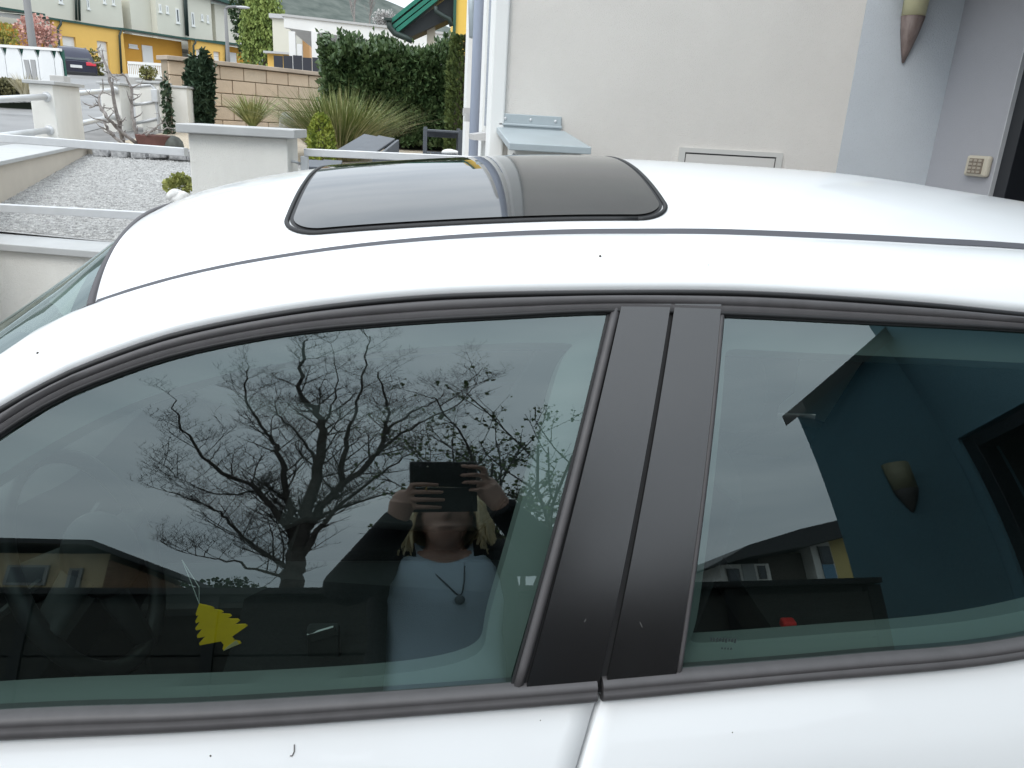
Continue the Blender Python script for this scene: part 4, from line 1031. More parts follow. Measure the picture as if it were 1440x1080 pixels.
# ================================================================== TERRACE OF ORANGE AND CREAM HOUSES
orange = M('orange_render', (.66,.34,.055), .9, var=.04, scale=.8); yellow = M('yellow_render', (.78,.49,.13), .9, var=.04, scale=.8)
creamw = M('cream_house_render', (.66,.64,.55), .9, var=.03, scale=.6); green_r = M('green_sheet_roof', (.012,.065,.05), .4, var=.15, scale=2)
pipe_g = M('dark_green_pipe', (.02,.035,.03), .5); white_p = M('white_paint', (.78,.78,.76), .6); pane_m = M('dark_pane', (.06,.07,.08), .08)
class Face:
    def __init__(s, P, u): s.P = Vector((P.x, P.y, 0)); s.u = Vector((u.x, u.y, 0)).normalized(); s.n = Vector((s.u.y, -s.u.x, 0))
    def uz(s, px, py, d=0.):
        p = onplane(px, py, s.P+s.n*d, s.n); return (p-s.P).dot(s.u), p.z
    def box(s, b, u0, u1, z0, z1, d0, d1):   # d outwards towards the viewer
        c = s.P+s.u*((u0+u1)/2)+s.n*((d0+d1)/2)+Vector((0,0,(z0+z1)/2)); b.obox(c, s.u*(abs(u1-u0)/2), s.n*(abs(d1-d0)/2), (0,0,abs(z1-z0)/2)); return b
    def pt(s, u, z, d=0): return s.P+s.u*u+s.n*d+Vector((0,0,z))
PA = at(0, 60, 43.0); PB = at(345, 70, 56.0)
F1 = Face(PA, PB-PA)
FU = Face(PA-F1.n*4.2, PB-PA)               # upper storey set back
def wbox(f, r, name, mat, pa, pb, d0, d1, par=None, **k):
    u0, z1 = f.uz(*pa, max(d0, d1)); u1, z0 = f.uz(*pb, max(d0, d1)); return f.box(MB(), u0, u1, z0, z1, d0, d1).build(name, mat, par or r, **k)
def window(f, r, pa, pb, dep=.06):
    u0, z1 = f.uz(*pa); u1, z0 = f.uz(*pb); w = f.box(MB(), u0, u1, z0, z1, .0, .05).build('window', white_p, r)
    f.box(MB(), u0+.09, u1-.09, z0+.1, z1-.08, .05, .06).build('pane', pane_m, w); f.box(MB(), u0-.04, u1+.04, z0-.06, z0, .0, .08).build('sill', white_p, w); return w
def dpipe(f, r, pts, d=.12, rad=.06):
    P = []
    for px, py in pts: u, z = f.uz(px, py, d); P.append(f.pt(u, z, d))
    return MB().tube(P, rad, 8).build('downpipe', pipe_g, r, smooth=True)
def roofstrip(f, r, pa, pb, name='roof', d0=-3.3, d1=.12, th=.1, rise=.22):
    ua, za = f.uz(*pa, d1); ub, zb_ = f.uz(*pb, d1); zz = (za+zb_)/2
    za = zb_ = zz
    A0, A1, B1_, B0_ = f.pt(ua, za, d1), f.pt(ub, zb_, d1), f.pt(ub, zb_+rise, d0), f.pt(ua, za+rise, d0)
    return MB().prism([A0, A1, B1_, B0_], (0,0,th)).build(name, green_r, r)
def garage_door(f, r, pa, pb):
    u0, z1 = f.uz(*pa); u1, z0 = f.uz(*pb); g = f.box(MB(), u0, u1, z0, z1, -.18, -.14).build('garage_door', white_p, r)
    for k in range(1, 4): z = lerp(z0, z1, k/4); f.box(MB(), u0, u1, z-.012, z+.012, -.14, -.135).build('panel_joint', M('joint_grey', (.4,.4,.4)), g)
    return g
def lower(f, r, pl, pr_, ptop, mat, d=0., doors=()):
    """wall slab between two picture columns with openings for garage doors"""
    u0 = f.uz(pl, ptop)[0]; u1, zt = f.uz(pr_, ptop); zb_ = 1.8; zt = min(zt, f.uz(pl, ptop)[1])-.03
    ops = sorted([(f.uz(*a)[0], f.uz(*b)[0], f.uz(*a)[1]) for a, b in doors]); cur = u0; b = MB()
    for a, c, zt_ in ops:
        f.box(b, cur, a, zb_, zt, d-.3, d); f.box(b, a, c, zt_, zt, d-.3, d); cur = c
    f.box(b, cur, u1, zb_, zt, d-.3, d); b.build('wall', mat, r)
# house one (left)
h1 = root('terrace_house', F1.pt(F1.uz(90,60)[0], 2.4), 'cream and orange terrace house at the left edge behind the white screen fence', 'house', 'terrace houses up the street')
lower(F1, h1, -60, 74, 20, orange, -.9)
lower(F1, h1, 74.2, 171, 26, yellow, 0., [((87,50),(112,106)), ((136,57),(156.5,110))])
garage_door(F1, h1, (87,50), (112,106)); garage_door(F1, h1, (136,57), (156.5,110))
roofstrip(F1, h1, (-60,2), (64,23.5)); roofstrip(F1, h1, (64.2,27), (171,42))
wbox(F1, h1, 'fascia', white_p, (-60,14), (64,27), -.5, -.45)
wbox(FU, h1, 'upper_wall', creamw, (-60,-60), (176,60), -6, 0)
for a, c in (((81,-8),(88,5)), ((120,-10),(126,13)), ((144,-4),(148.5,5)), ((156.5,-4),(161,7))): window(FU, h1, a, c)
dpipe(FU, h1, [(106,-30),(107.5,28)], .15, .07); dpipe(FU, h1, [(110.5,-30),(112,29)], .15, .07); dpipe(F1, h1, [(85.5,28),(85.5,34),(81.5,40),(84,75),(85,95)])
dpipe(F1, h1, [(171,42),(168,50),(171,104)])
# house two
h2 = root('terrace_house', F1.pt(F1.uz(240,60)[0], 2.4), 'cream and orange terrace house with white door above the sandstone wall', 'house', 'terrace houses up the street')
lower(F1, h2, 176, 268.5, 44, orange, -.9); lower(F1, h2, 268.7, 317, 53, yellow, 0., [((275.5,69),(287,100)), ((300,72),(311,100))])
garage_door(F1, h2, (275.5,69), (287,100)); garage_door(F1, h2, (300,72), (311,100))
roofstrip(F1, h2, (172.5,42), (266,56)); roofstrip(F1, h2, (266.2,55), (318,64)); wbox(F1, h2, 'fascia', white_p, (176,45), (265,57), -.5, -.45)
F9 = Face(F1.P-F1.n*.9, F1.u)
wbox(F9, h2, 'door', white_p, (199.5,63), (217,100), 0, .06); window(F9, h2, (180.5,61.5), (193,68))
wbox(FU, h2, 'upper_wall', creamw, (176.3,-60), (301,75), -6, -.02); wbox(FU, h2, 'upper_wall_bay', creamw, (213.5,-60), (300.5,75), -.01, .5)
F6 = Face(FU.P+FU.n*.5, FU.u)
for a, c in (((222.5,5.5),(227,17.5)), ((232.5,7.5),(237,19)), ((246,11.5),(252.5,33)), ((268,17),(273.5,37)), ((282,19.5),(285.5,29)), ((290,21),(293.5,32))): window(F6, h2, a, c)
dpipe(F6, h2, [(257.5,-30),(262,50)], .15, .07); dpipe(F6, h2, [(260.5,-30),(264.5,51)], .15, .07)
dpipe(F1, h2, [(275,56),(275,60),(272,64),(273.5,95)]); dpipe(F1, h2, [(318,62),(317.5,95)])
# house three
h3 = root('terrace_house', F1.pt(F1.uz(350,60)[0], 2.4), 'farthest cream and orange terrace house beside the willow', 'house', 'terrace houses up the street')
lower(F1, h3, 319.5, 376, 62, orange, -.9); roofstrip(F1, h3, (318.5,62), (374,69)); wbox(F1, h3, 'fascia', white_p, (320,63), (374,71), -.5, -.45)
wbox(FU, h3, 'upper_wall', creamw, (301.3,5), (353,85), -6, .3)
F7 = Face(FU.P+FU.n*.3, FU.u)
for a, c in (((330,28),(333.5,47)), ((336,30),(339,47)), ((344,33),(349,50))): window(F7, h3, a, c)
u0, z0_ = FU.uz(262, -14, .8); u1, z1_ = FU.uz(355, 17, .8)
MB().prism([FU.pt(u0, z0_, .9), FU.pt(u1, z1_, .9), FU.pt(u1, z1_+1.2, -6), FU.pt(u0, z0_+1.2, -6)], (0,0,.2)).build('roof', green_r, h3)
wbox(F9, h3, 'white_gate_panel', white_p, (320.5,73), (333.5,100), 0, .05); dpipe(F1, h3, [(376,72),(376.5,95)])
# ------------------------------------------------------------------ street lamps
def street_lamp(px_base, py_base, px_top, py_top, Y, label, arm, rad=.06):
    A1, B1_ = at(px_base, py_base, Y), at(px_top, py_top, Y); A1.x = (A1.x+B1_.x)/2; B1_.x = A1.x
    r = root('street_lamp', A1, label, 'street lamp'); MB().tube([A1-Vector((0,0,1.0)), A1, B1_], [rad*1.2, rad*1.15, rad*.85], 10).build('pole', M('lamp_pole_grey', (.2,.2,.2), .7), r, smooth=True)
    MB().tube([B1_, B1_+Vector((.12,0,.08)), B1_+Vector((arm,0,.12))], rad*.7, 8).build('arm', M('lamp_pole_grey', (.36,.36,.36)), r, smooth=True)
    MB().ellip(B1_+Vector((arm+.2,0,.1)), (.3,.1,.06), 12, 8).build('lamp_head', M('lamp_head_grey', (.45,.45,.46), .5), r, smooth=True)
street_lamp(49, 112, 33, -60, 22, 'grey street lamp pole before the pink blossom tree', 1.0, .085)
street_lamp(319.5, 82, 318, 12.5, 36, 'slim grey street lamp above the sandstone wall', .5, .07)
# ------------------------------------------------------------------ white screen fence with green wedge gaps
WY = 21.0; P0 = at(-40, 100, WY+1.2); P1 = at(84, 108, WY); FS = Face(P0, P1-P0)
sf = root('screen_fence', P1, 'white panelled screen fence with green wedges at the left edge', 'fence')
edges = [-22, 4.5, 28, 51, 74, 84]
for k in range(5):
    pl_, pr_ = edges[k], edges[k+1]; last = k == 4
    yt = 63+ (pl_+20)*.055; u0, zt_ = FS.uz(pl_, yt); u1, _ = FS.uz(pr_, yt); zb_ = FS.uz((pl_+pr_)/2, 112)[1]-.4
    cut = .11*1; w_ = u1-u0; zs_ = zt_-.26
    pol = [FS.pt(u0+.012, zb_), FS.pt(u1-.012, zb_), FS.pt(u1-.012, zs_), FS.pt(u1-.11, zt_-.03), FS.pt(u0+.11, zt_-.03), FS.pt(u0+.012, zs_)]
    MB().prism(pol, -FS.n*.05).build('board', M('screen_white', (.74,.75,.75), .6, var=.03, scale=3), sf)
u0, z_ = FS.uz(-22, 61); u1, z2_ = FS.uz(84, 68); zb_ = FS.uz(30, 112)[1]-.3
FS.box(MB(), u0, u1, zb_, (z_+z2_)/2-.06, -.12, -.07).build('backing_panel', M('green_backing', (.02,.10,.075), .5), sf)
MB().prism([FS.pt(u0, z_-.06, -.06), FS.pt(u1, z2_-.06, -.06), FS.pt(u1, z2_, -.06), FS.pt(u0, z_, -.06)], FS.n*.09).build('top_rail', white_p, sf)
q0, q1 = at(34, 84, 20.5), at(46, 112, 20.5)
for k, (pa, pb, lab) in enumerate((((36.5,84),(43,114),'grey plank leaning left of the street lamp foot'), ((46,84),(50,114),'grey plank leaning right of the street lamp foot'))):
    A1, B1_ = at(*pa, 20.6), at(*pb, 20.4); o = MB().obox((A1+B1_)/2, (.05,0,0), (0,.02,0), (A1-B1_)/2).build('leaning_plank', M('grey_plank', (.25,.25,.25), .7)); tag(o, lab, 'plank')
# low hedge, dry grass tuft and cobbles across the street
lh = root('low_hedge', at(15, 125, 14.5), 'low clipped brown green hedge at the left edge across the street', 'hedge')
b = MB(); A1, B1_ = at(-40, 131, 14.5), at(42, 131, 14.5); zt_ = at(10, 113, 14.5).z; pts = []
for i in range(2600): x = lerp(A1.x, B1_.x, rnd.random()); pts.append((Vector((x, 14.5+rnd.random()*.7-.1, lerp(A1.z-.1, zt_, rnd.random()**.7)+.03*noise.noise(Vector((x*5,0,0))))), Vector((0,-.5,.6))))
leaf_cloud(b, pts, .05, rnd); b.build('foliage', leaf_mat('hedge_olive', (.06,.065,.025), (.17,.15,.06), .7, 8), lh, kind='stuff')
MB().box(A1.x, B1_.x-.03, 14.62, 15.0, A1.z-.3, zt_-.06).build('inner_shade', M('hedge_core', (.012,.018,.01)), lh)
q = at(36, 131, 14.2); dg = root('dry_grass', q, 'pale dry grass tuft at the end of the low hedge', 'grass clump'); b = MB(); blades(b, (q.x, 14.2, q.z-.03), 160, .34, .7, .006, rnd, .3, .08); b.build('blades', leaf_mat('dry_blade', (.36,.32,.2), (.55,.5,.36), .8), dg, kind='stuff')
kc = root('cobble_edging', at(20, 140, 13.2), 'row of pale and dark cobbles edging the far side of the street', 'edging')
for k in range(11):
    px = -8+5.4*k; p = at(px, 141.5-.12*k, 13.0); hh_ = .035
    MB().obox(p, (.028,0,0), (0,.05,0), (0,0,hh_)).build('stone', gran if k % 3 else M('pale_cobble', (.55,.54,.52), .9), kc, bevel=.01, segs=1)
b3 = MB().box(at(69,105,17).x, at(89,105,17).x, 17, 17.3, 1.2, at(80,106,17).z); o = b3.build('concrete_post', M('concrete', (.48,.47,.45), .9, var=.08, scale=6), bevel=.01); tag(o, 'low concrete pier behind the street fence below the dark car', 'post')
# ------------------------------------------------------------------ pink blossom tree and shrubs
def bushy(name, label, c, r, n, size, m1, cat, trunk=None, depth=.9, group=None, up=.3, aspect=2.):
    rt = root(name, (c[0], c[1], c[2]-r[2]), label, cat, group); b = MB(); leaf_cloud(b, shell_points(rnd, n, c, r, depth), size, rnd, up=up, aspect=aspect); b.build('crown', m1, rt, kind='stuff')
    tb = trunk if trunk is not None else c[2]-r[2]-.5
    b = MB(); b.tube([(c[0], c[1], tb), (c[0]+.03, c[1], c[2])], [max(.02, r[0]*.07), .015], 7)
    for k in range(9):
        a = k*2.4; b.tube([(c[0], c[1], lerp(tb, c[2], .6)), (c[0]+r[0]*.7*math.cos(a), c[1]+r[1]*.7*math.sin(a), c[2]+r[2]*(.1+.07*(k % 5)))], [max(.012, r[0]*.03), .006], 5)
    b.build('trunk', M('bark', (.1,.08,.06), .9), rt); return rt
q = at(51, 46, 27); bushy('blossom_tree', 'small tree with sparse pink blossom behind the screen fence', (q.x, 27, q.z), (.62,.5,.48), 850, .09, leaf_mat('pink_blossom', (.42,.20,.17), (.66,.42,.36), .8, 6), 'tree', q.z-2.2)
q = at(72, 56, 27.3); b_ = bpy.data.objects['blossom_tree']
q = at(3, 52, 26); bushy('yellow_shrub', 'yellow green shrub at the left edge behind the screen fence', (q.x, 26, q.z), (.45,.4,.4), 700, .07, leaf_mat('yellow_leaf', (.16,.17,.03), (.42,.38,.08), .7, 6), 'shrub')
q = at(129, 93, 41.5); bushy('garage_shrub', 'olive shrub between the dark car and the second garage', (q.x, 41.5, q.z), (.5,.3,.75), 800, .11, leaf_mat('olive_leaf', (.10,.11,.03), (.28,.26,.08), .7, 5), 'shrub')
q = at(208, 103, 20); bushy('round_shrub', 'small round shrub below the white balcony railing', (q.x, 20, q.z), (.19,.17,.15), 500, .045, leaf_mat('olive_leaf', (.10,.11,.03), (.28,.26,.08)), 'shrub')
q = at(140, 97, 34.5)
# white railing by the sandstone wall
wr = root('white_railing', at(205, 100, 21), 'white slatted railing left of the sandstone wall', 'railing')
A1, B1_ = at(180, 88, 21), at(228, 91, 21); zb_ = at(200, 104, 21).z
MB().obox((A1+B1_)/2, (B1_-A1)/2, (0,.03,0), (0,0,.03)).build('top_rail', white_p, wr); MB().obox((A1+B1_)/2-Vector((0,0,.30)), (B1_-A1)/2, (0,.03,0), (0,0,.03)).build('bottom_rail', white_p, wr)
for k in range(19):
    p = A1.lerp(B1_, k/18); MB().box(p.x-.014, p.x+.014, 20.985, 21.015, p.z-.30, p.z-.03).build('slat', white_p, wr)
MB().box(at(178,108,21.3).x, at(243,108,21.3).x, 21.2, 22.5, 1.5, at(200,105,21.2).z).build('plinth', M('concrete', (.48,.47,.45)), wr)
# ------------------------------------------------------------------ dark blue suv, seen from behind
def suv():
    Y = 40.0; base = at(110, 117.5, Y); sc2 = 1.0
    fwd = Vector((-.5, .87, 0)).normalized(); lat = Vector((fwd.y, -fwd.x, 0)); up_ = Vector((0,0,1)); o0 = Vector((base.x, Y, base.z))
    r = root('parked_suv', o0, 'dark blue estate suv parked before the orange garages', 'car')
    def P(l, w, z): return o0 + fwd*l + lat*w + up_*z
    navy = M('navy_paint', (.012,.015,.04), .35, coat=.3); gl = M('dark_pane', (.06,.07,.08))
    secs = [(0,.30,.95,.78),(.02,.32,.98,.86),(.1,.3,1.0,.88),(.8,.28,1.02,.9),(2.2,.28,1.02,.9),(3.4,.28,.98,.9),(4.2,.3,.85,.84),(4.45,.35,.7,.7)]
    g = []
    for l, z0, z1, w in secs: g.append([P(l, -w*.9, z0), P(l, -w, z0+.25), P(l, -w, z1-.15), P(l, -w*.92, z1), P(l, 0, z1+.02), P(l, w*.92, z1), P(l, w, z1-.15), P(l, w, z0+.25), P(l, w*.9, z0)])
    b = MB().grid(g); b.add(g[0], [tuple(range(9))]); b.add(g[-1], [tuple(range(9))[::-1]]); b.build('body', navy, r, smooth=True, auto=40)
    b = MB(); hs_ = [(.08,.98,.78),(.22,1.30,.70),(.42,1.52,.62),(.6,1.58,.6),(2.2,1.58,.6),(2.7,1.42,.63),(3.3,1.0,.75)]
    g = [[P(l, -w-.06*(1.6-z), .97), P(l, -w, lerp(.97, z, .96)), P(l, -w*.9, z), P(l, 0, z+.02), P(l, w*.9, z), P(l, w, lerp(.97, z, .96)), P(l, w+.06*(1.6-z), .97)] for l, z, w in hs_]
    b.grid(g); b.build('cabin', navy, r, smooth=True, auto=40)
    MB().quad(P(.075,-.62,1.03), P(.075,.62,1.03), P(.36,.54,1.46), P(.36,-.54,1.46)).build('rear_screen', gl, r)
    for s_ in (-1, 1):
        MB().quad(P(.7,s_*.685,1.02), P(2.6,s_*.685,1.02), P(2.25,s_*.612,1.5), P(.75,s_*.612,1.5)).build('side_window', gl, r)
        MB().obox(P(-.01,s_*.62,.88), lat*.2, fwd*.05, up_*.075).build('tail_light', M('tail_red', (.7,.05,.08), .3), r, bevel=.02)
        for l in (.75, 3.45):
            c = P(l, s_*.82, .34); b = MB()
            rows = []
            for rr_, hh_ in ((.20,.1),(.33,.1),(.345,.0),(.33,-.1),(.2,-.1)): rows.append([c+lat*hh_+fwd*(rr_*math.cos(a))+up_*(rr_*math.sin(a)) for a in lin(0, 2*math.pi, 20)[:-1]])
            b.grid(rows, True); w = b.build('wheel', tyre_m, r, smooth=True); b = MB(); b.grid([[c+lat*(.08*s_)+fwd*(rr_*math.cos(a))+up_*(rr_*math.sin(a)) for a in lin(0,2*math.pi,20)[:-1]] for rr_ in (.02,.2)], True); b.build('rim', rim_m, w)
    MB().obox(P(-.02,0,.74), lat*.24, fwd*.01, up_*.06).build('number_plate', M('plate_white', (.7,.7,.7), .5), r)
    MB().obox(P(.0,0,.42), lat*.8, fwd*.05, up_*.1).build('bumper', M('dark_bumper', (.02,.02,.022), .5), r, bevel=.03)
    MB().tube([P(.5,-.56,1.6), P(2.2,-.56,1.6)], .02, 6).tube([P(.5,.56,1.6), P(2.2,.56,1.6)], .02, 6).build('roof_bars', chrome, r)
suv()
# ------------------------------------------------------------------ willow at the terrace end
q = at(369, 25, 40); wl = root('willow_tree', (q.x, 40, 3.0), 'green hanging willow at the end of the terrace', 'tree')
b = MB(); bt = MB(); bt.tube([(q.x, 40, 2.6), (q.x+.1, 40, 4.5), (q.x, 40, 7)], [.16,.12,.06], 8)
for i in range(420):
    a = rnd.random()*6.283; rr_ = .95*math.sqrt(rnd.random()); h0 = 7.3-1.6*rr_*rr_+rnd.gauss(0,.25); p = Vector((q.x+rr_*math.cos(a), 40+rr_*math.sin(a), h0)); L_ = 1.0+2.3*rnd.random()
    e = p+Vector((.25*math.cos(a)*rnd.random(), 0, -L_)); pts = []
    for k in range(int(9*L_)): t = rnd.random(); c = p.lerp(e, t)+Vector((rnd.gauss(0,.05), rnd.gauss(0,.05), 0)); pts.append((c, Vector((0,0,-1.2))))
    leaf_cloud(b, pts, .15, rnd, up=-.5, aspect=3)
b.build('crown', leaf_mat('willow_leaf', (.10,.16,.03), (.27,.33,.08), .7, 3), wl, kind='stuff'); bt.build('trunk', M('bark', (.1,.08,.06)), wl, smooth=True)
q = at(352, 20, 42); bushy('dark_conifer', 'dark green conifer left behind the willow', (q.x, 42, q.z), (.9,.7,2.2), 2600, .16, leaf_mat('dark_fir', (.015,.04,.015), (.05,.085,.03), .8, 3), 'tree')
# ------------------------------------------------------------------ white carport and pale house
CY_ = 24.0; cp = root('carport', at(520, 90, CY_), 'white flat-roofed carport with slim posts behind the hedge', 'carport')
A1, B1_ = at(399, 23, CY_), at(655, 52, CY_+1.2); zl = at(399, 38.5, CY_).z; zr = at(655, 76, CY_+1.2).z
wht = M('carport_white', (.80,.80,.79), .6, var=.02, scale=1)
MB().prism([Vector((A1.x, A1.y, zl)), Vector((B1_.x, B1_.y, zr)), B1_, A1], (0,.25,0)).build('front_beam', wht, cp)
MB().prism([A1+Vector((-.05,-.05,0)), B1_+Vector((.05,-.05,0)), B1_+Vector((.05,6,-.1)), A1+Vector((-.05,6,-.1))], (0,0,.06)).build('roof_edge', M('roof_edge_grey', (.5,.5,.5), .6), cp)
MB().prism([Vector((A1.x+.05, A1.y+.26, zl+.02)), Vector((B1_.x, B1_.y+.26, zr+.02)), Vector((B1_.x, 30, zr-.1)), Vector((A1.x+.05, 30, zl-.1))], (0,0,.1)).build('soffit', wht, cp)
for px, yy in ((410.5, CY_+.05), (442.5, CY_+.06), (600, CY_+.8)):
    p = at(px, 60, yy); MB().box(p.x-.09, p.x+.09, yy+.02, yy+.2, 1.8, at(px, 44 if px < 500 else 66, yy).z).build('post', wht, cp)
for px, yy in ((421, 29.5), (455, 29.5)): p = at(px, 60, yy); MB().box(p.x-.08, p.x+.08, yy, yy+.15, 1.8, at(px, 62, yy).z).build('post', wht, cp)
ph = root('pale_house', at(392, 70, 33), 'pale house wall partly hidden behind the willow and carport', 'house')
p = at(384, 60, 33); p2 = at(409, 60, 33); MB().box(p.x, p2.x, 33, 36, 2, at(392, 26, 33).z).build('wall', creamw, ph); MB().box(p.x-.1, p2.x+.1, 32.9, 36, at(392, 26, 33).z+.001, at(392, 24, 33).z+.1).build('roof', M('roof_edge_grey', (.5,.5,.5)), ph)
op = root('orange_shed', at(430, 70, 36), 'orange timber wall glimpsed under the carport', 'shed'); p = at(419, 60, 36); p2 = at(435, 60, 36)
MB().box(p.x, p2.x, 36, 37, 2, at(425, 42, 36).z).build('wall', M('orange_timber', (.62,.36,.17), .8), op); MB().box(p.x-.1, p2.x+.1, 35.9, 37, at(425,42,36).z+.001, at(425,42,36).z+.2).build('roof', M('roof_edge_grey', (.5,.5,.5)), op)
yh = root('yellow_cottage', at(388, 82, 38), 'low yellow wall beyond the sandstone wall by the willow', 'house'); p = at(376, 80, 30); p2 = at(408, 80, 30)
MB().box(p.x, p2.x, 30, 31, 2, at(390, 76, 30).z).build('wall', yellow, yh); MB().box(p.x-.1, p2.x+.1, 29.8, 31, at(390,76,30).z+.001, at(390,73,30).z).build('roof', M('roof_edge_grey', (.5,.5,.5)), yh)
dw = root('dark_screen', at(440, 86, 22.5), 'dark blue black privacy screen under the carport', 'screen'); p = at(385, 86, 22.8); p2 = at(466, 86, 22.8); zt_ = at(430, 81, 22.8).z
for k in range(6): MB().box(lerp(p.x,p2.x,k/6), lerp(p.x,p2.x,(k+1)/6)-.02, 22.8, 22.85, 1.8, zt_+.02*((k*7) % 3)).build('panel', M('navy_screen', (.025,.028,.04), .5), dw)
# ------------------------------------------------------------------ green roofed house with yellow wall
gh = root('green_roof_house', at(640, 60, 15), 'yellow house corner with steep green sheet roof above the hedge', 'house')
GY = 15.0
a0, a1 = at(546, 40, GY), at(600, -20, GY)
RG1 = M('bright_green_sheet', (.015,.17,.115), .35, var=.1, scale=3)
for k in range(3):                            # stepped verge boards
    off = [(0,0),(7,7),(13,13)][k]; p0 = at(545+off[0]*.9, 30+off[1]*.8, GY); p1 = at(640+off[0]*.9, -46+off[1]*.8, GY); h_ = at(545, 30, GY).z-at(545, 37, GY).z
    MB().prism([p0, p1, p1-Vector((0,0,h_)), p0-Vector((0,0,h_))], (0, .9-.05*k, 0)).build('verge_board', RG1, gh)
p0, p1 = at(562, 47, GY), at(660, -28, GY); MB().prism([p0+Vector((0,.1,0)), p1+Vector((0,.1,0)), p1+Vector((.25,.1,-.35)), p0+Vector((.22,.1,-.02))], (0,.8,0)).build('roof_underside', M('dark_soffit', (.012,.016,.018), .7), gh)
p = at(606, 60, GY+.3); MB().box(p.x-.075, p.x+.075, GY+.25, GY+.4, 1.2, at(606, 24, GY).z).build('post', M('beige_post', (.52,.48,.40), .8), gh)
def gpipe(pts, rad): MB().tube([at(px, py, GY-.05) for px, py in pts], rad, 8).build('gutter_pipe', M('dark_green_pipe', (.02,.035,.03)), gh, smooth=True)
gpipe([(547,27),(548,38),(555,47),(570,53),(580,58)], .05); gpipe([(613,9),(613,16),(622,22),(632,27),(635,37)], .04)
MB().box(at(547,28,GY).x-.08, at(547,28,GY).x+.05, GY-.12, GY+.8, at(547,30,GY).z, at(547,26,GY).z).build('gutter', M('dark_green_pipe', (.02,.035,.03)), gh)
p0, p1 = at(636.5, 50, GY), at(640.5, 50, GY); MB().box(p0.x, p1.x, GY-.05, GY+.05, 1.2, 6).build('corner_board', M('green_board', (.02,.09,.06), .5), gh)
MB().box(p1.x, p1.x+3, GY, GY+4, 1.2, 6).build('wall', M('clear_yellow', (.80,.53,.11), .9), gh)
# ------------------------------------------------------------------ hills, chapel, far trees
hill_m = M('wooded_hill', (.035,.05,.042), .95, scale=.09, col2=(.10,.115,.10), bump=.0)
g = []
for j in range(14):
    t = j/13; row = []
    for i in range(60):
        x = lerp(-420, 330, i/59); y = lerp(330, 640, t)
        pk = at(400+ (x+190)*.0, 0, 600)
        h = (10+ 110*math.exp(-((x+250)/170)**2) + 46*math.exp(-((x+60)/150)**2)+ 40*math.exp(-((x-200)/150)**2))*(t**1.3) + 5*noise.noise(Vector((x*.015, y*.015, 0)))*t + 1.5*noise.noise(Vector((x*.12, y*.12, 0)))*t
        row.append((x, y, 8+h))
    g.append(row)
hl = MB().grid(g).build('hills', hill_m, smooth=True, kind='structure')
rows_f = [[(x, y, 9.5+.5*k2) for x in lin(-420, 330, 10)] for k2, y in enumerate((200, 330))]
fld = MB().grid(rows_f).build('far_field', M('green_field', (.07,.12,.06), .95, var=.2, scale=.05), kind='structure')
def bare_tree(name, label, base, H, rnd, lean=.0, group=None, mat=None, spread=.45, n0=7, thick=.02, cat='tree'):
    r = root(name, base, label, cat, group); b = MB()
    def grow(p, d, L_, rad, lvl):
        pts = [p]; n = 4
        for k in range(n):
            d = (d+Vector((rnd.gauss(0,.10), rnd.gauss(0,.10), .05))).normalized(); pts.append(pts[-1]+d*(L_/n))
        b.tube(pts, [lerp(rad, rad*.55, k/n) for k in range(n+1)], 5 if lvl < 2 else 3, cap=False)
        if lvl >= 4: return
        for k in range(n0 if lvl == 0 else 4):
            t = .35+.65*rnd.random() if lvl else .3+.7*(k+.5)/n0; i = min(n-1, int(t*n)); q = pts[i].lerp(pts[i+1], t*n-i)
            ax = Vector((rnd.gauss(0,1), rnd.gauss(0,1), rnd.gauss(0,.4))).normalized(); nd = (d*.75+ax*spread*1.3+Vector((0,0,.12))).normalized()
            grow(q, nd, L_*(.48+.2*rnd.random()), rad*.42, lvl+1)
    grow(Vector(base), Vector((lean, 0, 1)), H*.62, H*thick, 0)
    b.build('branches', mat or twig, r); return r
rt_ = random.Random(21)
q = at(497, 26, 60); bare_tree('bare_far_tree', 'bare grey tree on the hillside left above the carport', (q.x, 60, q.z-1), 4.2, rt_, n0=6)
q = at(520, 28, 60); bare_tree('bare_far_tree', 'slim bare tree on the hillside right above the carport', (q.x, 60, q.z-1), 3.6, rt_, n0=5)
bl = leaf_mat('white_blossom', (.36,.35,.34), (.62,.60,.58), .9, 2)
for k, px in enumerate((533, 541, 549)):
    q = at(px, 27, 55); bushy('blossoming_tree', ('leftmost', 'middle', 'rightmost')[k]+' of three pale blossoming trees above the carport beam', (q.x, 55, q.z), (.42,.4,.5), 260, .12, bl, 'tree', q.z-2, group='pale trees above the carport')
ca = root('chapel', at(601, 38, 150), 'tiny white chapel on the hillside under the green roof', 'chapel'); q = at(601, 36, 150)
MB().box(q.x-.7, q.x+.7, 150, 153, q.z-2, q.z+.4).build('wall', white_p, ca); MB().prism([q+Vector((-.8,-.1,.4)), q+Vector((.8,-.1,.4)), q+Vector((0,-.1,1.3))], (0,3.3,0)).build('roof', M('chapel_roof', (.3,.3,.3), .7), ca); MB().tube([q+Vector((0,.5,1.1)), q+Vector((0,.5,1.9))], [.12,.02], 6).build('spire', white_p, ca)
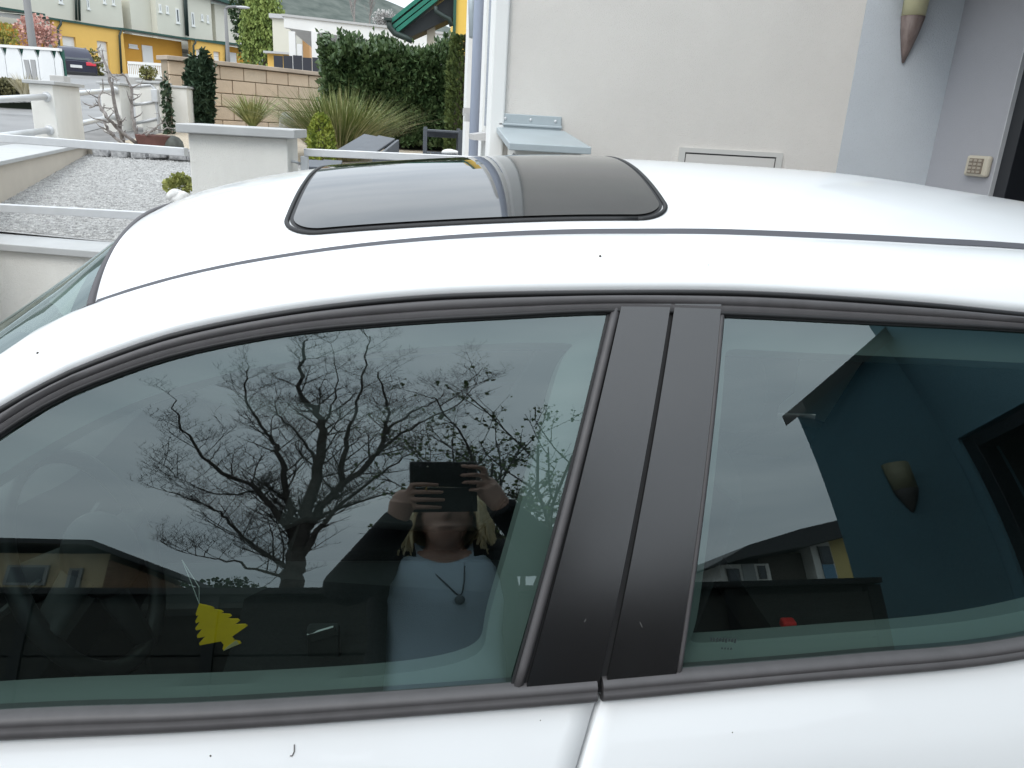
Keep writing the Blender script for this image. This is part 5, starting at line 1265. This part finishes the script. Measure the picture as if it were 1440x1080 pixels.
# ================================================================== BEHIND THE PHOTOGRAPHER (seen mirrored in the side glass)
# boundary fence of dark boards
df = root('boundary_fence', (0, -.95, 0), 'dark board fence mirrored low in the side windows', 'fence')
dkf = M('dark_fence_board', (.045,.043,.036), .8, var=.2, scale=6, stretch=(.6,4,6))
for k in range(9):
    x0 = 1.78-.62*(k+1)
    for j in range(5): MB().box(x0+.02, x0+.60, -.985, -.96, .06+j*.245, .06+j*.245+.235).build('board', dkf, df)
    MB().box(x0-.02, x0+.018, -1.0, -.95, 0, 1.31).build('post', M('black_post', (.02,.02,.02), .6), df)
MB().box(1.742, 1.80, -1.0, -.95, 0, 1.31).build('post', M('black_post', (.02,.02,.02)), df)
MB().box(-3.84, 1.79, -1.03, -.99, 0, 1.315).build('backing', M('black_post', (.02,.02,.02)), df)
MB().box(-3.85, 1.80, -1.035, -.93, 1.316, 1.345).build('capping', M('black_post', (.02,.02,.02)), df)
# blue side wall with steep verge, twin of the wall across the drive
sw2 = root('side_building', (2.3, -1.45, 0), 'gable wall in shade-darkened blue mirrored in the rear window', 'building')
MB().hexa([(2.20,-1.58,0),(GX-.004,-1.58,0),(GX-.004,-1.40,0),(1.99,-1.40,0),(2.20,-1.58,2.80),(GX-.004,-1.58,3.46),(GX-.004,-1.40,3.46),(1.99,-1.40,2.64)]).build('wall', shaded_blue, sw2)
MB().prism([(1.99,-1.30,2.63),(4.4,-1.30,4.84),(4.4,-1.30,5.04),(1.99,-1.30,2.72)], (0,-.24,0)).build('roof', M('dark_tile_roof', (.03,.03,.032), .6), sw2)
MB().prism([(GX+.26,-1.4,2.62),(4.4,-1.4,2.62),(4.4,-1.4,5.0),(GX+.26,-1.4,3.45)], (0,-.25,0)).build('upper_wall', shaded_blue, sw2)
# bare tree --------------------------------------------------------------------
tw = root('bare_tree', (-1.83, -9, 0), 'large bare spreading tree mirrored in the front side window', 'tree')
bark = M('dark_bark', (.045,.038,.032), .9, scale=12, col2=(.09,.075,.065), bump=.5, bscale=25)
TR = random.Random(42); big = MB(); small = MB()
LIMB = [
 [(-1.83,-.1),(-1.83,2.58),(-1.83,3.3),(-1.81,3.96),(-1.77,4.35),(-1.65,5.61),(-1.67,6.65),(-1.88,7.34),(-2.15,7.78),(-2.27,9.25),(-2.26,9.75)],
 [(-1.81,3.96),(-2.06,4.65),(-2.2,5.6),(-2.43,6.28),(-2.73,6.86),(-3.05,7.62),(-3.14,8.59)],
 [(-1.86,3.79),(-2.51,4.96),(-3.14,5.4),(-3.62,6.12),(-3.93,6.97)],
 [(-1.84,3.14),(-2.09,3.3),(-2.57,3.79),(-3.0,4.36),(-3.42,4.76),(-4.25,5.25)],
 [(-1.84,2.9),(-2.52,3.22),(-3.07,3.44),(-3.63,3.6)],
 [(-1.79,3.62),(-1.69,4.27),(-1.23,5.2),(-.76,6.01),(-.66,6.71),(-.61,7.65),(-.87,8.92)],
 [(-1.23,5.2),(-1.26,6.43),(-1.17,7.24),(-1.08,9.2),(-1.06,10.0)],
 [(-.65,6.59),(-.09,7.5),(.35,8.08),(.41,8.71)],
 [(-.76,6.01),(-.08,6.88),(.61,7.52),(1.0,8.38)],
 [(-1.79,3.22),(-1.33,4.39),(-.6,5.34),(-.03,5.79)],
 [(-1.65,5.61),(-2.05,6.6),(-2.6,7.5),(-2.75,8.6)], [(-1.67,6.65),(-1.5,7.8),(-1.68,9.1)], [(-1.69,4.27),(-1.0,4.8),(.1,5.5),(.6,6.3)], [(-2.51,4.96),(-3.3,4.95),(-4.05,5.6)]]
R0 = [.26,.085,.075,.065,.045,.115,.06,.04,.04,.07,.04,.032,.04,.03]
def twig_out(p, d, L_, rad, lvl):
    n = 4; pts = [p]
    for k in range(n):
        d = (d+Vector((TR.gauss(0,.13), TR.gauss(0,.13), .10+TR.gauss(0,.05)))).normalized(); pts.append(pts[-1]+d*(L_/n))
    small.tube(pts, [lerp(rad, rad*.45, k/n) for k in range(n+1)], 4 if lvl == 0 else 3, cap=False)
    if lvl >= 3 or L_ < .12: return
    m_ = (6, 4, 3)[lvl]
    for k in range(m_):
        t = .2+.8*(k+TR.random())/m_; i = min(n-1, int(t*n)); q = pts[i].lerp(pts[i+1], t*n-i)
        s_ = 1 if k % 2 else -1; ax = Vector((s_*(.6+.5*TR.random()), TR.gauss(0,.7), .15+TR.gauss(0,.3))).normalized()
        twig_out(q, (d*.65+ax*.75).normalized(), L_*(.38+.22*TR.random()), max(.0028, rad*.45), lvl+1)
for li, pl_ in enumerate(LIMB):
    dep = TR.uniform(-1.0, 1.0) if li else 0; n = len(pl_)
    P = catmull([(x, -9+dep*(i/(n-1))**1.3, z) for i, (x, z) in enumerate(pl_)], 5); P = [Vector(p)+Vector((TR.gauss(0,.025), TR.gauss(0,.025), TR.gauss(0,.02))) for p in P]; m_ = len(P)
    rad = [lerp(R0[li], R0[li]*.14 if li else .016, (i/(m_-1))**(.62 if li else .5)) for i in range(m_)]
    big.tube(P, rad, 8)
    for i in range(2 if li else 12, m_):
        for s_ in (-1, 1):
            if TR.random() < .46:
                tg = (P[i]-P[i-1]).normalized(); ax = Vector((s_*(.7+.4*TR.random()), TR.gauss(0,.75), .25+TR.gauss(0,.3))).normalized()
                twig_out(P[i], (tg*.6+ax*.8).normalized(), (.5+.6*TR.random())*(1.15-.4*i/m_), max(.007, min(.02, rad[i]*.36)), 0)
big.build('trunk', bark, tw, smooth=True); small.build('twigs', bark, tw)
# leafing tree -------------------------------------------------------------------
lt = root('leafing_tree', (.75, -5.2, 0), 'small tree with young leaves mirrored behind the person', 'tree')
b = MB(); pts = []
b.tube([(.95,-5.2,-.05),(.98,-5.2,1.1),(.95,-5.15,1.9)], [.08,.065,.055], 8)
def shoot(p, d, L_, rad, lvl):
    n = 4; P = [p]
    for k in range(n):
        d = (d+Vector((TR.gauss(0,.16), TR.gauss(0,.16), .05+TR.gauss(0,.08)))).normalized(); P.append(P[-1]+d*(L_/n))
    b.tube(P, [lerp(rad, rad*.5, k/n) for k in range(n+1)], 4 if lvl < 2 else 3, cap=False)
    if lvl >= 1:
        for k in range(3): t = TR.random(); i_ = min(n-1, int(t*n)); pts.append((P[i_].lerp(P[i_+1], t*n-i_)+Vector((TR.gauss(0,.02), TR.gauss(0,.02), TR.gauss(0,.02))), None))
    if lvl >= 3: return
    for k in range((6, 4, 3)[lvl]):
        t = .3+.7*TR.random(); i_ = min(n-1, int(t*n)); ax = Vector((TR.gauss(0,1), TR.gauss(0,1), TR.gauss(.25,.5))).normalized()
        shoot(P[i_].lerp(P[i_+1], t*n-i_), (d*.55+ax*.8).normalized(), L_*(.36+.2*TR.random()), max(.002, rad*.5), lvl+1)
for k in range(10):
    a = k*2.39996; e_ = Vector((.72+.75*math.cos(a)*(.35+.65*((k*5) % 13)/13), -5.15+.7*math.sin(a)*(.35+.65*((k*5) % 13)/13), 4.15-.75*(((k*5) % 13)/13)**2)); p_ = Vector((.95,-5.15,1.5+.35*TR.random()))
    shoot(p_, (e_-p_).normalized(), (e_-p_).length*.98, .026, 0)
b.build('trunk', bark, lt, smooth=True); b = MB(); leaf_cloud(b, pts, .042, TR, aspect=1.8); b.build('crown', leaf_mat('young_leaf', (.06,.10,.02), (.14,.20,.05), .6, 6), lt, kind='stuff')
# tan house with timber gable, left ---------------------------------------------------
th_ = root('tan_house', (-6, -11, 0), 'tan house with brown timber gable mirrored at the left of the front window', 'house')
tan = M('tan_render', (.50,.40,.24), .9, var=.04, scale=1)
MB().box(-9.5, -5.35, -15, -11, 0, 3.95).build('wall', tan, th_)
b = MB(); MB().prism([(-5.35,-10.99,0),(-4.15,-10.99,0),(-4.15,-10.99,3.15),(-5.35,-10.99,3.8)], (0,-3.9,0)).build('timber_gable', M('brown_timber', (.13,.07,.035), .8, scale=5, col2=(.24,.14,.08), stretch=(1,1,6)), th_)
MB().prism([(-9.8,-10.6,4.18),(-5.6,-10.6,4.10),(-3.95,-10.6,3.22),(-3.95,-10.6,3.34),(-5.55,-10.6,4.22),(-9.8,-10.6,4.32)], (0,-5,0)).build('roof', M('dark_tile_roof', (.03,.03,.032)), th_)
for x0, x1, z0, z1 in ((-7.0,-6.3,3.1,3.62), (-5.95,-5.72,2.95,3.55), (-7.1,-6.5,2.0,2.6)):
    w = MB().box(x0, x1, -10.99, -10.93, z0, z1).build('window', M('window_frame_dark', (.25,.25,.24), .5), th_); MB().box(x0+.06, x1-.06, -10.93, -10.92, z0+.06, z1-.06).build('pane', pane_m, w)
# row of houses, right -----------------------------------------------------------------
rh = root('white_row_house', (10.5, -18, 0), 'white house with dark roof mirrored in the rear window', 'house')
tile = M('dark_tile_roof', (.03,.03,.032))
MB().box(8.75, 10.35, -22, -18, 0, 5.0).build('wall', white_r, rh); MB().box(9.45, 9.85, -17.99, -17.95, 0, 5.0).build('grey_bay', M('grey_bay', (.30,.31,.30), .9), rh)
MB().box(10.351, 11.85, -22, -18.6, 0, 5.6).build('recess_wall', M('dark_recess', (.10,.085,.07), .9), rh)
MB().prism([(8.1,-17.3,4.75),(9.5,-17.3,5.2),(11.3,-17.3,5.6),(13.6,-17.3,6.3),(13.8,-17.3,7.15),(11.31,-17.3,6.42),(9.51,-17.3,5.72)], (0,-5,0)).build('roof', tile, rh)
for x0, x1, z0, z1 in ((8.95,9.35,4.15,4.8), (9.95,10.2,4.3,4.9)):
    w = MB().box(x0, x1, -17.99, -17.95, z0, z1).build('window', M('dark_window_frame', (.05,.05,.05), .5), rh); MB().box(x0+.05, x1-.05, -17.95, -17.94, z0+.05, z1-.05).build('pane', pane_m, w)
rh2 = root('yellow_row_house', (12.6, -18, 0), 'white and yellow house mirrored beside the blue wall', 'house')
MB().box(11.86, 12.55, -22, -18, 0, 6.1).build('wall', white_r, rh2); MB().box(12.551, 13.9, -22, -18.0, 0, 6.4).build('yellow_wall', M('pale_yellow_wall', (.62,.50,.20), .9), rh2)
w = MB().box(12.1, 12.5, -17.99, -17.95, 4.9, 5.75).build('window', M('dark_window_frame', (.05,.05,.05)), rh2); MB().box(12.15, 12.45, -17.95, -17.94, 4.95, 5.7).build('pane', pane_m, w)
MB().box(12.1, 12.5, -17.99, -17.96, 4.2, 4.88).build('blue_panel', M('blue_panel', (.12,.25,.36), .6), rh2)
MB().prism([(11.85,-17.4,6.12),(13.95,-17.4,6.42),(13.95,-17.4,6.55),(11.85,-17.4,6.3)], (0,-4,0)).build('roof', tile, rh2)
# distant trees, left of the big tree
for k, (x, z, r_) in enumerate(((-8.1, 4.9, .8), (-7.3, 5.1, .7), (-6.6, 5.2, .75), (-6.0, 4.7, .7))):
    bushy('distant_tree', ('leftmost', 'second', 'third', 'rightmost')[k]+' of four dark distant trees mirrored between tan house and bare tree', (x, -25, z), (r_, .6, .85), 420, .16, leaf_mat('dark_fir', (.015,.04,.015), (.05,.085,.03)), 'tree', 0, group='distant mirrored trees')
# ================================================================== THE PERSON WITH THE PHONE
pr_ = root('person', (.07, -.38, 0), 'person in black cardigan and pale blue shirt mirrored in the front window', 'person')
skin = M('skin', (.50,.30,.23), .55, var=.05, scale=12)
black_k = M('black_knit', (.012,.012,.014), .95, bump=.4, bscale=220); tee_m = M('pale_blue_cotton', (.50,.63,.73), .9, bump=.2, bscale=90, var=.05, scale=8)
jean = M('dark_denim', (.035,.05,.09), .9, var=.15, scale=60); hair_m = M('blond_hair', (.62,.48,.24), .5, scale=30, col2=(.82,.70,.45), stretch=(8,8,.6))
def remesh(o, vox, smooth=4):
    q = o.modifiers.new('r', 'REMESH'); q.mode = 'VOXEL'; q.voxel_size = vox; q.use_smooth_shade = True
    if smooth: s_ = o.modifiers.new('sm', 'SMOOTH'); s_.factor = .5; s_.iterations = smooth
PX, PY = .07, -.38
def V(*a): return Vector(a)
b = MB()
# head, neck, torso
b.ellip((PX, PY+.015, 1.51), (.074,.094,.11), 20, 14); b.ellip((PX, PY+.055, 1.445), (.052,.05,.065), 16, 10)
b.ellip((PX, PY+.112, 1.495), (.013,.018,.022), 10, 8); b.ellip((PX, PY+.103, 1.448), (.022,.010,.007), 10, 6)
for s_ in (-1, 1): b.ellip((PX+s_*.032, PY+.092, 1.525), (.014,.010,.009), 10, 6); b.ellip((PX+s_*.076, PY+.005, 1.50), (.008,.018,.03), 8, 8)
b.tube([V(PX,PY-.01,1.44), V(PX,PY-.02,1.33)], [.054,.062], 14)
for z_, rx_, ry_, h_ in ((1.34,.13,.06,.06),(1.26,.135,.085,.10),(1.14,.125,.09,.12),(1.0,.12,.085,.12),(.88,.14,.095,.12)): b.ellip((PX, PY-.01, z_), (rx_, ry_, h_), 18, 12)
SH = [V(PX-.165,PY-.02,1.345), V(PX+.165,PY-.02,1.36)]; EL = [V(-.175,-.20,1.225), V(.335,-.19,1.315)]; WR = [V(-.058,-.065,1.395), V(.205,-.06,1.435)]
for k in (0, 1):
    b.tube([V(PX,PY-.02,1.34), SH[k]], [.055,.045], 12); b.tube([SH[k], SH[k].lerp(EL[k],.5), EL[k]], [.052,.046,.038], 12); b.ellip(EL[k], (.04,.04,.04), 10, 8)
    b.tube([EL[k], EL[k].lerp(WR[k],.4), WR[k]], [.038,.039,.027], 12)
for s_ in (-1, 1):
    b.tube([V(PX+s_*.085,PY-.02,.86), V(PX+s_*.09,PY,.48), V(PX+s_*.09,PY-.02,.09)], [.085,.055,.037], 14); b.tube([V(PX+s_*.09,PY-.05,.045), V(PX+s_*.1,PY+.13,.03)], [.042,.032], 10)
# hands: palms at the phone ends, fingers over its back, thumbs on the screen side
LENS_OFF = .014
ph_c = CAM + RT*.056 - UP*.062 - FW*LENS_OFF        # phone centre
def PH(a, u, d=0.): return ph_c + RT*a + UP*u + FW*d   # phone frame
def hand(k):
    s_ = -1 if k == 0 else 1
    if k == 0: palm = PH(-.100,-.052,-.004); kn = [PH(-.078,.004-.0235*i,.012-.001*i) for i in range(4)]; tips = [PH(-.012+.004*i-.012*(i == 3)-.006*(i == 0),.002-.0235*i,.015) for i in range(4)]
    else: palm = PH(.112,-.012,-.004); kn = [PH(.098,.056-.0235*i,.012) for i in range(4)]; tips = [PH(.040+.004*i+.012*(i == 3),.056-.0235*i,.015) for i in range(4)]
    if k == 1: tips[0] = PH(.046,.062,.014)
    w = WR[k]
    b.tube([w, w.lerp(palm,.5), palm], [.027,.030,.034], 12)
    b.ellip(palm, (.030,.026,.044), 14, 10)
    for i in range(4):
        m1 = kn[i].lerp(tips[i], .45) + FW*.010
        b.tube([palm.lerp(kn[i], .25), kn[i], m1, tips[i]], [.011,.0086,.0078,.0062], 10); b.ellip(tips[i], (.0064,.0064,.0064), 8, 6)
    t0 = palm - UP*.006 - FW*.02; t1 = PH(s_*.075, -.045 if k == 0 else -.01, -.022); t2 = PH(s_*.045, -.03 if k == 0 else .0, -.018)
    b.tube([palm.lerp(w,.3), t0, t1, t2], [.016,.0135,.0115,.009], 10)
hand(0); hand(1)
o = b.build('body', skin, pr_); remesh(o, .0042, 2)
# finger ring
MB().tube([PH(-.046,-.012,.021)+RT*0+UP*(.0105*math.cos(a))+FW*(.0095*math.sin(a)) for a in lin(0, 6.283, 14)], .0016, 5).build('finger_ring', M('gold', (.7,.45,.12), .25, metal=1), pr_)
# shirt: fitted tee with a scooped neck
g = []
for z, rx, ry, cy_ in [(1.415,.085,.06,-.02),(1.385,.135,.085,-.015),(1.32,.16,.105,-.005),(1.25,.178,.125,.0),(1.19,.182,.142,.008),(1.13,.175,.136,.005),(1.05,.165,.124,.0),(.97,.17,.13,.0),(.90,.178,.138,-.002),(.84,.182,.14,-.002)]:
    row = []
    for j in range(40):
        a = 2*math.pi*j/40; dz = 0
        front = max(0, math.sin(a)); 
        if z > 1.30: dz = -.085*front**2.0*(1 if z > 1.40 else .75 if z > 1.35 else .3)
        w_ = 1+.012*math.sin(7*a+z*40)*(.5+front)
        row.append((PX+rx*math.cos(a)*w_, PY+cy_+ry*math.sin(a)*w_, z+dz))
    g.append(row)
MB().grid(g, True).build('shirt', tee_m, pr_, smooth=True)
MB().tube([V(*(p)) for p in g[0]]+[V(*g[0][0])], .005, 6).build('shirt_collar', tee_m, bpy.data.objects['shirt'], smooth=True)
# cardigan: back and sides open at the front, plus sleeves
g = []
for z, rx, ry in [(1.40,.13,.09),(1.375,.17,.11),(1.33,.18,.125),(1.26,.197,.142),(1.18,.203,.158),(1.08,.20,.152),(.98,.203,.156),(.86,.21,.162),(.72,.215,.168)]:
    row = []
    for j in range(33):
        a = R(lerp(40, -220, j/32)); e_ = 1+.02*math.sin(a*5+z*30); row.append((PX+rx*math.cos(a)*e_, PY-.01+ry*math.sin(a)*e_, z))
    g.append(row)
b = MB().grid(g)
cg = b.build('cardigan', black_k, pr_, smooth=True, solid=.012)
for k in (0, 1):
    b = MB(); b.ellip(SH[k], (.066,.066,.06), 14, 10); b.tube([SH[k].lerp(V(PX,PY-.03,1.36),.5), SH[k], SH[k].lerp(EL[k],.5), EL[k]], [.075,.072,.07,.064], 14); b.ellip(EL[k], (.065,.065,.065), 12, 8)
    we = EL[k].lerp(WR[k], 1.08); b.tube([EL[k], EL[k].lerp(WR[k],.45), we], [.064,.054,.040], 14)
    s_ = b.build('sleeve', black_k, cg); remesh(s_, .009, 3)
b = MB()
for s_ in (-1, 1): b.tube([V(PX+s_*.08,PY-.02,.88), V(PX+s_*.092,PY,.48), V(PX+s_*.092,PY-.02,.08)], [.105,.072,.058], 14)
b.tube([V(PX,PY-.01,.90), V(PX,PY-.02,.78)], [.16,.165], 18)
jn = b.build('trousers', jean, pr_); remesh(jn, .012, 3)
for s_ in (-1, 1):
    b = MB(); b.ellip((PX+s_*.095,PY+.05,.04), (.046,.13,.042), 16, 10); b.build('shoe', M('dark_shoe', (.03,.03,.03), .6), pr_, smooth=True)
# hair: cap and hanging locks
hr = random.Random(8); b = MB()
rows_ = []
for i in range(9):
    ph_ = R(lerp(2, 100, i/8)); row = []
    for j in range(28):
        a = 2*math.pi*j/28; rr_ = math.sin(ph_); y_ = math.sin(a)
        zz = 1.53+.108*math.cos(ph_)
        if y_ > .45 and i > 4: zz = max(zz, 1.555)
        row.append((PX+.092*rr_*math.cos(a), PY+.005+.106*rr_*y_, zz))
    rows_.append(row)
b.grid(rows_, True)
for i in range(190):
    a = R(hr.uniform(158, 382)); a0 = Vector((math.cos(a), math.sin(a), 0)); zt_ = 1.56+.05*hr.random(); L_ = .19+.06*hr.random()
    s0 = Vector((PX+.088*a0.x, PY+.10*a0.y, zt_)); P = []
    fl_ = hr.uniform(.0, .065)
    for k in range(6):
        t = k/5; P.append(s0+Vector((a0.x*(.024*math.sin(math.pi*t)+fl_*t*t)+hr.gauss(0,.004), a0.y*(.018*math.sin(math.pi*t)+fl_*t*t)+hr.gauss(0,.004)+.015*t*max(0,-a0.y), -L_*t)))
    b.tube(P, [.009,.011,.011,.010,.007,.002], 6, sx=.7)
for i in range(90):                         # locks falling in front of the shoulders
    s_ = 1 if i % 2 else -1; a = R(hr.uniform(-25, 38)); x0 = s_*math.cos(a); y0 = math.sin(a); s0 = Vector((PX+.088*x0, PY+.10*y0, 1.555+.03*hr.random())); fl_ = hr.uniform(.012, .055); L_ = .165+.05*hr.random(); P = []
    for k in range(6):
        t = k/5; P.append(s0+Vector((x0*(.02*math.sin(math.pi*t)+fl_*t*t)+hr.gauss(0,.003), .022*t+hr.gauss(0,.003), -L_*t)))
    b.tube(P, [.007,.008,.008,.007,.005,.0015], 6, sx=.8)
b.build('hair', hair_m, pr_, smooth=True)
# necklace
ng = [V(PX-.06,PY+.05,1.33), V(PX-.045,PY+.088,1.30), V(PX+.0,PY+.135,1.235), V(PX+.033,PY+.150,1.195), V(PX+.045,PY+.142,1.24), V(PX+.05,PY+.09,1.30), V(PX+.055,PY+.05,1.33)]
nk = MB().tube([Vector(p) for p in catmull(ng, 6)], .0022, 6).build('necklace', M('dark_cord', (.02,.025,.035), .6), pr_, smooth=True)
MB().ellip((PX+.033,PY+.154,1.18), (.014,.008,.016), 12, 8).build('pendant', M('dark_pendant', (.10,.13,.15), .3), nk, smooth=True)
# phone with folded case
pn = root('phone', ph_c, 'black phone in an open case held up by the mirrored person', 'phone')
def pbox(a0, a1, u0, u1, d0, d1): return MB().obox(PH((a0+a1)/2, (u0+u1)/2, (d0+d1)/2), RT*((a1-a0)/2), UP*((u1-u0)/2), FW*((d1-d0)/2))
pbox(-.083, .083, -.004, .078, -.008, .0).build('phone_body', M('phone_black', (.012,.012,.013), .25), pn, bevel=.006)
pbox(-.084, .084, -.083, -.0045, -.006, .001).build('case_flap', M('case_leather', (.014,.013,.013), .6), pn, bevel=.004)
pbox(-.0835, .0835, -.003, .077, -.0125, -.0082).build('case_back', M('case_leather', (.014,.013,.013)), pn, bevel=.003)
MB().ellip(PH(-.056,.062,.0), (.007,.007,.007), 14, 8).build('lens', M('lens_glass', (.02,.02,.025), .05), pn, smooth=True)
MB().ellip(PH(-.040,.062,.0005), (.0025,.0025,.0025), 8, 6).build('flash', M('flash_white', (.7,.7,.6), .3), pn, smooth=True)
bpy.context.view_layer.update()
